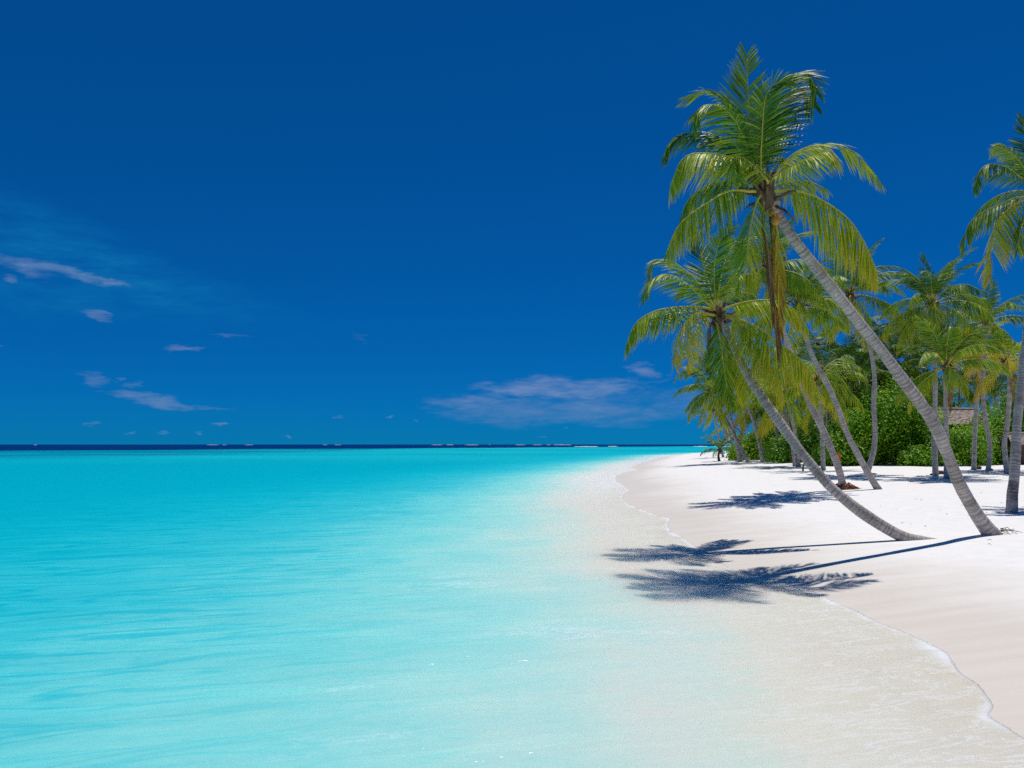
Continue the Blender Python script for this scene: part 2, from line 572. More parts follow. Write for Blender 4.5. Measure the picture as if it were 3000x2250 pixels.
# ------------------------------------------------------------------ materials for plants
def leaf_material(name, stops, trans=0.12, rough=0.46, spec=0.20, var=0.12):
    m, t, out = mat(name)
    tint = t.attr('tint')
    oi = t.node('ShaderNodeObjectInfo').outputs['Random']
    f = t.m('ADD', tint, t.m('MULTIPLY', t.m('SUBTRACT', oi, 0.5), var))
    c = t.ramp(f, stops)
    p = principled(t, c, rough, None, spec)
    tl = t.node('ShaderNodeBsdfTranslucent')
    t.put(tl.inputs[0], t.mix(0.6, c, (1.0, 1.0, 0.35), 'MULTIPLY'))
    mx = t.node('ShaderNodeMixShader')
    mx.inputs[0].default_value = trans
    t.t.links.new(p, mx.inputs[1])
    t.t.links.new(tl.outputs[0], mx.inputs[2])
    t.t.links.new(mx.outputs[0], out.inputs[0])
    return m


FROND_STOPS = [(0.0, (0.012, 0.058, 0.007)), (0.18, (0.048, 0.150, 0.009)), (0.32, (0.165, 0.310, 0.013)), (0.46, (0.430, 0.500, 0.020)),
               (0.62, (0.680, 0.570, 0.030)), (0.78, (0.620, 0.350, 0.030)), (0.88, (0.320, 0.160, 0.045)), (1.0, (0.200, 0.120, 0.075))]
M_FROND = leaf_material('palm_leaflet', FROND_STOPS)
M_RIB = leaf_material('palm_midrib', [(0.0, (0.30, 0.32, 0.04)), (0.4, (0.58, 0.50, 0.09)), (0.75, (0.50, 0.33, 0.10)), (1.0, (0.28, 0.19, 0.10))], 0.0, 0.45)
M_BUSH = leaf_material('shrub_leaf', [(0.0, (0.040, 0.155, 0.010)), (0.35, (0.110, 0.295, 0.012)), (0.7, (0.210, 0.430, 0.014)), (0.93, (0.340, 0.520, 0.018)), (1.0, (0.45, 0.38, 0.08))], 0.35, 0.45, 0.3, 0.08)


def bark_material(name, light, dark, scar_c):
    m, t, out = mat(name)
    p = t.node('ShaderNodeTexCoord').outputs['Object']
    scar = t.attr('scar')
    n1 = t.noise(p, 1.6, 4, 0.6)
    n2 = t.noise(p, 14.0, 4, 0.7)
    n3 = t.noise(t.scale(p, (1.0, 1.0, 9.0)), 5.0, 3, 0.6)
    c = t.mix(t.sstep(n1, 0.35, 0.68), light, dark)
    c = t.mix(t.sstep(n2, 0.42, 0.75, 0.0, 0.55), c, tuple(v * 0.45 for v in dark))
    c = t.mix(t.sstep(n3, 0.5, 0.75, 0.0, 0.35), c, tuple(min(1, v * 1.35) for v in light))
    c = t.mix(t.m('MULTIPLY', scar, t.sstep(t.noise(p, 4.5, 3, 0.6), 0.28, 0.54, 0.10, 1.0)), c, scar_c)
    along = t.attr('along')
    wx, wy, wz = t.sep(p)
    band = t.noise(t.comb(t.m('ADD', t.m('MULTIPLY', along, 16.0), t.m('MULTIPLY', n2, 1.6)), t.m('MULTIPLY', wy, 1.5), 0.0), 1.0, 3, 0.7)
    c = t.mix(t.sstep(band, 0.50, 0.68, 0.0, 0.62), c, tuple(v * 0.40 for v in dark))
    c = t.mix(t.sstep(band, 0.46, 0.30, 0.0, 0.50), c, tuple(min(1, v * 1.25) for v in light))
    patch = t.sstep(t.noise(p, 0.9, 4, 0.65), 0.58, 0.68, 0.0, 0.5)
    c = t.mix(patch, c, tuple(v * 0.5 for v in dark))
    n = t.bump(t.m('ADD', n2, t.m('MULTIPLY', n3, 0.6)), 0.6, 0.02)
    t.t.links.new(principled(t, c, 0.85, n, 0.2), out.inputs[0])
    return m


M_BARK = bark_material('palm_bark', (0.56, 0.50, 0.46), (0.38, 0.335, 0.30), (0.09, 0.075, 0.065))
M_BARK_BROWN = bark_material('brown_fibrous_bark', (0.16, 0.11, 0.08), (0.09, 0.06, 0.045), (0.05, 0.035, 0.03))
M_WOOD_GREY = bark_material('weathered_wood', (0.40, 0.37, 0.34), (0.28, 0.25, 0.23), (0.15, 0.12, 0.10))


def simple_material(name, c1, c2, scale=8.0, rough=0.8, spec=0.3, stretch=(1, 1, 1), bump=0.3):
    m, t, out = mat(name)
    p = t.scale(t.node('ShaderNodeTexCoord').outputs['Object'], stretch)
    n = t.noise(p, scale, 5, 0.65)
    c = t.mix(t.sstep(n, 0.3, 0.7), c1, c2)
    t.t.links.new(principled(t, c, rough, t.bump(n, bump, 0.03), spec), out.inputs[0])
    return m


M_FIBRE = simple_material('palm_fibre', (0.20, 0.13, 0.075), (0.075, 0.050, 0.032), 14, 0.9, 0.2, (1, 1, 0.2))
M_ROOT = simple_material('red_rootlets', (0.30, 0.095, 0.045), (0.13, 0.050, 0.028), 12, 0.9, 0.2)
M_NUT = simple_material('orange_coconut', (0.62, 0.27, 0.02), (0.45, 0.19, 0.02), 5, 0.5, 0.4)
M_HUSK = simple_material('brown_husk', (0.10, 0.065, 0.045), (0.045, 0.03, 0.022), 14, 0.9, 0.2)
M_THATCH = simple_material('palm_thatch', (0.46, 0.385, 0.345), (0.33, 0.265, 0.235), 9, 0.95, 0.1, (6, 6, 1), 0.5)
M_WALL = simple_material('hut_timber', (0.12, 0.085, 0.06), (0.07, 0.05, 0.035), 5, 0.8, 0.2, (6, 6, 0.5))
M_ORANGE = simple_material('orange_board', (0.62, 0.11, 0.025), (0.42, 0.075, 0.02), 6, 0.6, 0.4, (1, 1, 0.3))
M_FOAM = simple_material('surf_foam', (0.84, 0.86, 0.88), (0.72, 0.78, 0.83), 0.6, 0.9, 0.2)
M_TWIG = simple_material('dry_litter', (0.40, 0.30, 0.22), (0.24, 0.17, 0.12), 20, 0.9, 0.2)


# ------------------------------------------------------------------ shape builders
def catmull(pts, n):
    pts = [Vector(p) for p in pts]
    ext = [pts[0] * 2 - pts[1]] + pts + [pts[-1] * 2 - pts[-2]]
    seg = [(ext[i + 2] - ext[i + 1]).length for i in range(len(pts) - 1)]
    tot = sum(seg)
    out = []
    for k in range(n):
        s = tot * k / (n - 1)
        i = 0
        while i < len(seg) - 1 and s > seg[i]:
            s -= seg[i]
            i += 1
        t = min(1.0, s / max(seg[i], 1e-6))
        p0, p1, p2, p3 = ext[i:i + 4]
        out.append(0.5 * ((2 * p1) + (p2 - p0) * t + (2 * p0 - 5 * p1 + 4 * p2 - p3) * t * t + (3 * p1 - p0 - 3 * p2 + p3) * t ** 3))
    return out, tot


def tube_data(path, radii, sides, verts, faces, cap=True, jitter=None):
    base0 = len(verts)
    prev = None
    for i, p in enumerate(path):
        a = path[max(0, i - 1)]
        b = path[min(len(path) - 1, i + 1)]
        t = (b - a).normalized()
        if prev is None:
            ref = Vector((0, 1, 0)) if abs(t.y) < 0.9 else Vector((1, 0, 0))
            u = (ref - t * ref.dot(t)).normalized()
        else:
            u = (prev - t * prev.dot(t)).normalized()
        prev = u
        w = t.cross(u)
        for k in range(sides):
            an = 2 * math.pi * k / sides
            r = radii[i] * (1 + (jitter[i][k] if jitter is not None else 0))
            verts.append(p + (u * math.cos(an) + w * math.sin(an)) * r)
    for i in range(len(path) - 1):
        for k in range(sides):
            a = base0 + i * sides + k
            b = base0 + i * sides + (k + 1) % sides
            faces.append((a, b, b + sides, a + sides))
    if cap:
        faces.append(tuple(base0 + k for k in reversed(range(sides))))
        e = base0 + (len(path) - 1) * sides
        faces.append(tuple(e + k for k in range(sides)))


def trunk_mesh(pts, r0, r1, near, rs, flare=0.45, bark=None, scar_w=0.75, foot=None):
    """pts are local; ring scars are real steps in the radius"""
    L = sum((Vector(b) - Vector(a)).length for a, b in zip(pts[:-1], pts[1:]))
    if near:
        spacing, sides = 0.095, 16
        nr = int(L / spacing)
        ts, prof, scar = [0.0], [0.0], [0.0]
        s = 0.0
        while s < L - spacing * 1.3:
            stp = spacing * rs.uniform(0.55, 1.5)
            bulge = rs.uniform(0.35, 1.0)
            ts += [s + stp * 0.08, s + stp * 0.55, s + stp * 0.80, s + stp * 0.95]
            prof += [0.004 * bulge, 0.014 * bulge, 0.028 * bulge, -0.020]
            scar += [0.30, 0.0, 0.10, scar_w * rs.uniform(0.5, 1.2)]
            s += stp
        ts.append(L)
        prof.append(0.0)
        scar.append(0.0)
    else:
        sides = 9
        nr = max(10, int(L / 0.22))
        ts = [L * i / nr for i in range(nr + 1)]
        prof = [0.03 * (i % 2) for i in range(nr + 1)]
        scar = [0.55 * ((i + 1) % 2) * rs.uniform(0.3, 1) for i in range(nr + 1)]
    dense, tot = catmull(pts, 300)
    path, radii, jit = [], [], []
    ph = rs.uniform(0, 6)
    for s, pr in zip(ts, prof):
        f = min(1.0, s / L)
        k = f * 299
        i = min(298, int(k))
        path.append(dense[i].lerp(dense[i + 1], k - i))
        r = r0 + (r1 - r0) * f ** 0.8
        r *= 1 + flare * math.exp(-s / 0.38) + 0.05 * math.sin(s * 1.7 + ph) + 0.03 * math.sin(s * 4.1 + ph)
        if f > 0.93:
            r *= 1 + 0.25 * (f - 0.93) / 0.07
        radii.append(r * (1 + pr))
        jit.append([0.02 * math.sin(k2 * 2.1 + s * 3.0 + ph) + rs.uniform(-0.012, 0.012) for k2 in range(sides)])
    verts, faces = [], []
    tube_data(path, radii, sides, verts, faces, True, jit)
    sc = [v for v in scar for _ in range(sides)]
    sc = [max(0.0, v * rs.uniform(0.55, 1.15)) for v in sc]
    if foot:
        sc = [min(1.0, v + rs.uniform(0.35, 0.8) * (foot[0] < ts[i // sides] < foot[1])) for i, v in enumerate(sc)]
    return build('trunk', verts, faces, bark or M_BARK, {'scar': sc, 'along': [t_ for t_ in ts for _ in range(sides)]})


def frond_meshes(path, rs, per_side=70, leaf_len=0.78, droop=0.3, vee=25, tint=0.25, tip_tint=0.0, twist=0.0, width=0.042, segs=3, rib_r=0.027,
                 bare=0.17, ragged=0.08, joined=False, side=None, open0=68, open1=28):
    """one coconut frond: a bowed midrib with two rows of hanging leaflets. path: list of Vectors, base to tip."""
    N = 40
    pts, L = catmull(path, N)
    if side is None:
        h = pts[-1] - pts[0]
        h.z = 0
        if h.length < 0.15:
            h = Vector((rs.uniform(-1, 1), rs.uniform(-1, 1), 0))
        h.normalize()
        side = Vector((-h.y, h.x, 0))
    V, Fc, T = [], [], []
    leafscale = L / 3.7
    for sgn in (-1, 1):
        gap_c, gap_w = rs.uniform(0.3, 1.2), rs.uniform(0.0, 0.05)
        for j in range(per_side):
            f = bare + (1 - bare) * (j + rs.uniform(-0.35, 0.35)) / (per_side - 1)
            f = min(0.998, max(bare, f))
            if rs.random() < ragged or abs(f - gap_c) < gap_w:
                continue
            k = f * (N - 1)
            i = min(N - 2, int(k))
            p0 = pts[i].lerp(pts[i + 1], k - i)
            t = (pts[min(N - 1, i + 2)] - pts[max(0, i - 1)]).normalized()
            s = (side - t * side.dot(t)).normalized()
            n = s.cross(t)
            if n.z < 0 and abs(t.z) < 0.95 and twist == 0:
                pass
            an = twist * f
            s2 = s * math.cos(an) + n * math.sin(an)
            n2 = n * math.cos(an) - s * math.sin(an)
            g = (f - bare) / (1 - bare)
            prof = min(1.0, 0.45 + 2.6 * g) * (1.0 - 0.62 * max(0, g - 0.45) / 0.55)
            ll = leaf_len * leafscale * prof * rs.uniform(0.86, 1.08)
            opening = R(open0 + (open1 - open0) * g + rs.uniform(-6, 6))
            v = R(vee + rs.uniform(-9, 9))
            out = s2 * (sgn * math.cos(v)) - n2 * math.sin(v) * (1 if n2.z >= -0.2 else -1)
            d0 = (t * math.cos(opening) + out * math.sin(opening)).normalized()
            dr = droop * rs.uniform(0.7, 1.3)
            wv = (t - d0 * t.dot(d0))
            wv = wv.normalized() if wv.length > 1e-4 else n2
            tw = R(rs.uniform(-25, 25))
            wv = wv * math.cos(tw) + d0.cross(wv) * math.sin(tw)
            w = width * leafscale * (0.75 + 0.25 * prof)
            b0 = len(V)
            tt = tint + rs.uniform(-0.10, 0.10) + tip_tint * max(0, g - 0.3)
            brown = 0.35 * rs.random() ** 5
            for q in range(segs):
                x = q / segs
                c = p0 + d0 * (ll * x * (1 - 0.15 * dr * x)) + Vector((0, 0, -1)) * (dr * ll * x * x)
                ww = w * (0.55 if q == 0 else (1.0 - 0.35 * (x ** 2))) * 0.5
                V += [c - wv * ww, c + wv * ww]
                T += [tt + brown * x, tt + brown * x]
            c = p0 + d0 * (ll * (1 - 0.15 * dr)) + Vector((0, 0, -1)) * (dr * ll)
            V.append(c)
            T.append(tt + 0.08 + brown + tip_tint * 0.3)
            for q in range(segs - 1):
                a = b0 + q * 2
                Fc.append((a, a + 1, a + 3, a + 2))
            a = b0 + (segs - 1) * 2
            Fc.append((a, a + 1, a + 2))
    rv, rf = [], []
    step = 2 if N > 24 else 1
    rp = pts[::step]
    rad = [rib_r * leafscale * (1.55 * math.exp(-6 * i / len(rp)) + 1.0 - 0.82 * i / (len(rp) - 1)) for i in range(len(rp))]
    tube_data(rp, rad, 5 if not joined else 4, rv, rf, True)
    rt = [tint * 0.9 + 0.1] * len(rv)
    if joined:
        o = len(V)
        nf = len(Fc)
        V += rv
        Fc += [tuple(i + o for i in f) for f in rf]
        T += rt
        return build('frond', V, Fc, [M_FROND, M_RIB], {'tint': T}, [0] * nf + [1] * len(rf), False)
    return build('frond', V, Fc, M_FROND, {'tint': T}, None, False), build('midrib', rv, rf, M_RIB, {'tint': rt})


def arc_path(e0, bend, L, rs, n=9, sway=0.0):
    """local frond curve in the XZ plane, going out along +X"""
    p = Vector((0, 0, 0))
    out = [p.copy()]
    y = 0
    for i in range(n):
        f = (i + 0.5) / n
        e = R(e0 - bend * f ** 1.35)
        y = sway * (f ** 2)
        p = p + Vector((math.cos(e) * math.cos(y), math.cos(e) * math.sin(y), math.sin(e))) * (L / n)
        out.append(p.copy())
    return out


AGES = [  # elevation at base, total bend, droop, vee, tint
    (84, 40, 0.05, 12, 0.20), (76, 64, 0.10, 16, 0.20), (68, 80, 0.14, 20, 0.22), (56, 88, 0.20, 24, 0.24), (42, 88, 0.28, 32, 0.26),
    (28, 82, 0.36, 42, 0.28), (12, 74, 0.45, 50, 0.31), (-6, 62, 0.50, 55, 0.35), (-28, 46, 0.52, 52, 0.38), (-55, 28, 0.50, 45, 0.50)]
LIB = {}


def lib_frond(age, var, near, off=0.0):
    key = (age, var, near, off)
    if key not in LIB:
        rs = random.Random(100 + age * 17 + var * 5 + near)
        e0, bend, dr, vee, tint = AGES[age]
        path = arc_path(e0 + rs.uniform(-5, 5), bend + rs.uniform(-10, 10), 3.6, rs, sway=rs.uniform(-0.35, 0.35))
        LIB[key] = frond_meshes(path, rs, per_side=84 if near else 50, leaf_len=0.95, droop=dr, vee=vee, tint=tint + off, tip_tint=0.10 if age > 4 else 0.03,
                                twist=rs.uniform(-0.7, 0.7), width=0.037 if near else 0.058, segs=3 if near else 2, joined=True, ragged=0.06)
    return LIB[key]


def blob(name, mat_, r, rs, zs=1.0, nu=10, nv=7, rough=0.08):
    verts, faces = [], []
    for i in range(nv + 1):
        th = math.pi * i / nv
        for k in range(nu):
            ph = 2 * math.pi * k / nu
            rr_ = r * (1 + rs.uniform(-rough, rough))
            verts.append((rr_ * math.sin(th) * math.cos(ph), rr_ * math.sin(th) * math.sin(ph), rr_ * zs * math.cos(th)))
    for i in range(nv):
        for k in range(nu):
            faces.append((i * nu + k, i * nu + (k + 1) % nu, (i + 1) * nu + (k + 1) % nu, (i + 1) * nu + k))
    return build(name, verts, faces, mat_)


_SHEATH = {}


def sheath_mesh(seed):
    """the ragged brown fibre and old leaf bases under the fronds"""
    k = seed % 4
    if k not in _SHEATH:
        rs = random.Random(900 + k)
        V, Fc = [], []
        for i in range(20):
            a = rs.uniform(0, 2 * math.pi)
            e = R(rs.uniform(-15, 65))
            L = rs.uniform(0.25, 0.6)
            d = Vector((math.cos(a) * math.cos(e), math.sin(a) * math.cos(e), math.sin(e)))
            b = Vector((math.cos(a) * 0.06, math.sin(a) * 0.06, rs.uniform(-0.28, 0.12)))
            path = [b, b + d * L * 0.4, b + d * L * 0.75 + Vector((0, 0, 0.03)), b + d * L]
            tube_data(path, [0.055, 0.045, 0.032, 0.015], 5, V, Fc)
        tube_data([Vector((0, 0, z)) for z in (-0.45, -0.3, -0.1, 0.1, 0.3)], [0.13, 0.165, 0.175, 0.15, 0.06], 10, V, Fc, True, [[rs.uniform(-0.15, 0.15) for _ in range(10)] for _ in range(5)])
        _SHEATH[k] = build('leaf_sheath', V, Fc, M_FIBRE)
    return _SHEATH[k]


def hanging_dead(rs, L, spread=0.25):
    path = [Vector((0, 0, 0)), Vector((0.15, 0, -0.15)), Vector((0.22, 0.02, -L * 0.4)), Vector((0.2, 0.05, -L * 0.7)), Vector((0.22, 0.0, -L))]
    return frond_meshes(path, rs, 46, 0.62, 0.55, 30, 0.86, 0.0, rs.uniform(-0.6, 0.6), 0.05, 3, joined=True, open0=35, open1=15)


N_PALM = [0]


def palm(label, trunk_px, dy=0.0, r=0.14, near=False, seed=1, nf=20, size=1.0, tint=0.0, depth=None, base=None, ages=(0, 9), group=None, fronds=None,
         bark=None, name='coconut_palm', dead=0, nuts=0, flare=0.45, sink=0.18, foot=None, bury=None):
    """trunk_px: pixels from the foot to the crown in the photograph; the foot stands on the sand, the crown is dy metres further away"""
    rs = random.Random(seed * 31 + 5)
    if base is not None:
        hub = at_depth(*trunk_px[-1], depth)
        b = Vector((hub.x + base[0], depth + base[1], 0))
        b.z = land_z(b.x, b.y)
        mid = b.lerp(hub, 0.5) + Vector((base[0] * 0.18, 0, 0))
        pts = [b, mid, hub]
    else:
        b = ground_hit(*trunk_px[0])
        vs = [p[1] for p in trunk_px]
        tot = max(1.0, max(vs) - vs[-1])
        pts = [b]
        for u, v in trunk_px[1:]:
            f = max(0.0, (vs[0] - v) / tot)
            pts.append(at_depth(u, v, b.y + dy * f))
        hub = pts[-1]
    o = thing(name, b, label, 'palm tree', group)
    if bury:
        pts = [Vector(q) for q in pts]
        for k, dz_ in enumerate(bury):
            pts[k].z -= dz_
    first = (Vector(pts[1]) - Vector(pts[0])).normalized()
    loc = [Vector((0, 0, 0)) - first * sink] + [Vector(p) - b for p in pts]
    loc[0] += Vector(pts[0]) - b
    mesh_obj('trunk', trunk_mesh(loc, r, r * 0.74, near, rs, flare, bark=bark, foot=foot), o)
    h = hub - b
    sh = mesh_obj('leaf_sheath', sheath_mesh(seed), o)
    sh.location = h
    sc = max(0.5, min(1.2, r / 0.14)) * (1.0 if near else 0.95)
    sh.scale = (sc, sc, sc)
    if fronds is not None:
        for spec in fronds:
            path = [q - b for q in spec['path']]
            fm, rm = frond_meshes(path, rs, **spec['kw'])
            fo = mesh_obj(spec.get('name', 'frond'), fm, o)
            if spec.get('label'):
                fo['label'] = spec['label']
            mesh_obj('midrib', rm, fo)
    ga = rs.uniform(0, 6.28)
    for i in range(nf):
        f = (i + 0.5) / nf
        age = max(0.7, ages[0]) + f ** 1.25 * (ages[1] - ages[0])
        age = int(min(9, max(0, round(age + rs.uniform(-0.6, 0.6)))))
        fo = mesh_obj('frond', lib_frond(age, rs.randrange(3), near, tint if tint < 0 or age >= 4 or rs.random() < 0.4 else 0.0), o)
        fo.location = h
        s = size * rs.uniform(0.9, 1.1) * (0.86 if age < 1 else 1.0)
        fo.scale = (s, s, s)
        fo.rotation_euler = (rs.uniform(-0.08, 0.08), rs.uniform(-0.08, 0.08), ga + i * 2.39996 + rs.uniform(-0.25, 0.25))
    for i in range(dead):
        fo = mesh_obj('dead_frond', hanging_dead(rs, 2.6 * size), o)
        fo.location = h + Vector((0, 0, -0.15))
        fo.rotation_euler = (0, 0, rs.uniform(0, 6.28))
        fo['label'] = 'dry brown frond hanging down along the trunk'
    for i in range(nuts):
        a = rs.uniform(0, 6.28)
        nm = mesh_obj('coconut', blob('coconut', M_NUT, 0.11, rs, 1.2, rough=0.03), o)
        nm.location = h + Vector((math.cos(a) * 0.24, math.sin(a) * 0.24, rs.uniform(-0.5, -0.25)))
    return o, b, h


def traced(hub, scale, org, specs, L=3.7):
    """fronds whose midribs follow the picture; how far each reaches towards or away from the viewer comes from a coconut frond's usual length"""
    out = []
    for sp in specs:
        px = [(org[0] + a * scale, org[1] + c * scale) for a, c in sp['p']]
        d = [0.0]
        for a, c in zip(px[:-1], px[1:]):
            d.append(d[-1] + math.hypot(c[0] - a[0], c[1] - a[1]))
        m_per_px = hub.y / FPX
        Lp = d[-1] * m_per_px
        Lt = sp.get('L', L)
        D_ = math.sqrt(max(0.06, Lt * Lt - Lp * Lp)) if Lt > Lp else 0.25
        D_ = min(D_, 1.75)
        path = [hub.copy()]
        for (u, v), q in zip(px, d):
            f = q / d[-1]
            path.append(at_depth(u, v, hub.y + sp['s'] * D_ * math.sin(0.15 + f * 1.35)))
        if (path[1] - path[0]).length < 0.12:
            path.pop(1)
        kw = dict(per_side=sp.get('n', 108), droop=sp.get('dr', 0.3), vee=sp.get('vee', 28), tint=sp.get('t', 0.3), tip_tint=sp.get('tt', 0.04), twist=sp.get('tw', 0.0),
                  leaf_len=sp.get('ll', 0.95), ragged=sp.get('rg', 0.06), width=sp.get('w', 0.034), open0=sp.get('o0', 68), open1=sp.get('o1', 28), bare=sp.get('bare', 0.17))
        out.append(dict(path=path, kw=kw, name=sp.get('name', 'frond'), label=sp.get('label')))
    return out


# ------------------------------------------------------------------ the two palms that lean over the water
T1 = [(2905, 1566), (2862, 1508), (2814, 1424), (2775, 1330), (2739, 1248), (2694, 1178), (2644, 1112), (2580, 1025), (2509, 936), (2445, 855), (2387, 780), (2330, 708), (2292, 651), (2262, 596), (2244, 552)]
b1 = ground_hit(*T1[0])
DY1 = -2.0
hub1 = at_depth(*T1[-1], b1.y + DY1)
F1 = traced(hub1, 0.3797, (1800, 120), [
    dict(p=[(1120, 1000), (1050, 700), (1030, 400), (1025, 110)], s=0.4, t=0.32, dr=0.03, vee=8, L=3.9, o0=58, o1=32, ll=1.12),
    dict(p=[(1100, 980), (1000, 620), (900, 470), (730, 390), (560, 440)], s=0.6, t=0.32, dr=0.10, vee=12),
    dict(p=[(1090, 1000), (980, 700), (860, 530), (720, 490), (640, 540), (600, 660)], s=-0.8, t=0.30, dr=0.25, vee=30),
    dict(p=[(1140, 1000), (1150, 620), (1220, 380), (1360, 260), (1500, 270), (1560, 400)], s=0.5, t=0.22, dr=0.16, vee=20),
    dict(p=[(1130, 980), (1140, 700), (1165, 440), (1240, 330), (1350, 300)], s=-0.9, t=0.12, dr=0.16, vee=18, L=3.9, ll=1.08),  # low tint paints in the shade on this inner frond's underside
    dict(p=[(1150, 980), (1190, 700), (1300, 450), (1440, 360), (1530, 500)], s=1.0, t=0.14, dr=0.2, vee=20, L=3.8),
    dict(p=[(1100, 980), (1010, 890), (850, 760), (660, 700), (470, 740), (375, 880)], s=0.6, t=0.15, dr=0.3, vee=38),
    dict(p=[(1180, 1080), (1080, 960), (960, 890), (920, 950), (960, 1080)], s=-1.0, t=0.36, dr=0.30, vee=36, L=3.5),
    dict(p=[(1110, 1020), (900, 900), (640, 865), (510, 930), (430, 1140)], s=-0.5, t=0.34, dr=0.42, vee=48),
    dict(p=[(1060, 1160), (880, 1160), (650, 1290), (490, 1430), (400, 1640)], s=-0.5, t=0.34, dr=0.42, vee=50, tt=0.1, tw=0.5),
    dict(p=[(1060, 1110), (880, 1080), (720, 1110), (580, 1210), (505, 1370)], s=0.8, t=0.24, dr=0.38, vee=45),
    dict(p=[(1230, 1040), (1390, 870), (1580, 800), (1760, 820), (1920, 930), (2050, 1085)], s=-0.4, t=0.33, dr=0.24, vee=16),
    dict(p=[(1220, 1060), (1430, 930), (1640, 850), (1700, 900), (1690, 1000)], s=-0.9, t=0.42, dr=0.36, vee=44, tt=0.15),
    dict(p=[(1250, 1165), (1340, 1150), (1550, 1200), (1780, 1350), (1900, 1500), (1970, 1640), (2030, 1790)], s=-0.35, t=0.40, dr=0.55, vee=58, tt=0.16, L=4.1, ll=1.08),
    dict(p=[(1230, 1110), (1360, 1080), (1500, 1080), (1630, 1140)], s=0.9, t=0.31, dr=0.4, vee=46, L=3.2),
    dict(p=[(1120, 1200), (1080, 1290), (1040, 1480), (1020, 1700), (1040, 1900)], s=-0.5, t=0.36, dr=0.4, vee=45, L=3.6, tt=0.1, tw=0.9),
    dict(p=[(1180, 1060), (1240, 960), (1290, 900), (1330, 960)], s=1.0, t=0.2, dr=0.3, vee=40, L=3.2),
    dict(p=[(1090, 1060), (1010, 1000), (900, 960), (800, 1010)], s=1.0, t=0.16, dr=0.35, vee=40, L=3.4),
    dict(p=[(1190, 1250), (1215, 1480), (1225, 1800), (1245, 2150), (1265, 2420)], s=-0.3, t=0.70, dr=0.75, vee=40, L=3.6, o0=26, o1=12, ll=0.58, name='dead_frond', label='long dry frond hanging straight down, yellow and brown', w=0.034, tt=0.25, n=64, rg=0.28),
    dict(p=[(1210, 1260), (1250, 1450), (1262, 1750), (1275, 2050), (1285, 2250)], s=-0.45, t=0.60, dr=0.75, vee=40, L=3.2, o0=26, o1=12, ll=0.55, name='dead_frond', label='long dry frond hanging straight down, yellow and brown', w=0.034, tt=0.25, n=60, rg=0.28),
    dict(p=[(1150, 1250), (1150, 1400), (1185, 1620), (1205, 1900), (1225, 2150)], s=-0.55, t=0.90, dr=0.7, vee=40, L=3.0, o0=15, o1=8, ll=0.5, name='dead_frond', label='thin grey brown dead frond hanging down', n=50),
])
p1, _, h1 = palm('tallest coconut palm, leaning left across the picture, dry fronds hanging from its crown', T1, DY1, 0.158, True, 1, 0, fronds=F1)
for q, (a, c, dd) in enumerate([(1240, 1385, -0.28), (1215, 1330, -0.20), (1255, 1335, 0.1)]):
    nu = mesh_obj('coconut', blob('coconut', M_NUT, 0.10 if q == 0 else 0.07, random.Random(q), 1.25, rough=0.03), p1)
    nu.location = at_depth(1800 + a * 0.3797, 120 + c * 0.3797, hub1.y + dd) - b1
V, Fc = [], []
for a0, a1, dd in [((1240, 1270), (1390, 1385), -0.2), ((1150, 1240), (1160, 1420), -0.25), ((1200, 1290), (1215, 1560), -0.3)]:
    q0 = at_depth(1800 + a0[0] * 0.3797, 120 + a0[1] * 0.3797, hub1.y) - b1
    q1 = at_depth(1800 + a1[0] * 0.3797, 120 + a1[1] * 0.3797, hub1.y + dd) - b1
    md = q0.lerp(q1, 0.5) + Vector((0, 0, 0.06))
    tube_data([q0, md, q1], [0.03, 0.035, 0.008], 6, V, Fc)
mesh_obj('flower_stalk', build('flower_stalk', V, Fc, M_FIBRE), p1)

rs = random.Random(15)
V, Fc = [], []
for i in range(20):
    a = rs.uniform(-1.2, 1.4)
    L = rs.uniform(0.15, 0.75)
    q0 = Vector((0.12, 0, 0)) + Vector((math.cos(a) * 0.12, math.sin(a) * 0.12, rs.uniform(0.0, 0.16)))
    q1 = q0 + Vector((math.cos(a) * L * 0.5, math.sin(a) * L * 0.5, rs.uniform(-0.02, 0.05)))
    q2 = q0 + Vector((math.cos(a + 0.2) * L, math.sin(a + 0.2) * L, 0))
    q2.z = land_z(b1.x + q2.x, b1.y + q2.y) - b1.z + 0.01
    tube_data([q0, q1, q2], [0.010, 0.008, 0.004], 4, V, Fc)
tag(mesh_obj('rootlets', build('rootlets', V, Fc, M_FIBRE), p1), 'brown rootlets spreading over the sand', kind='stuff')

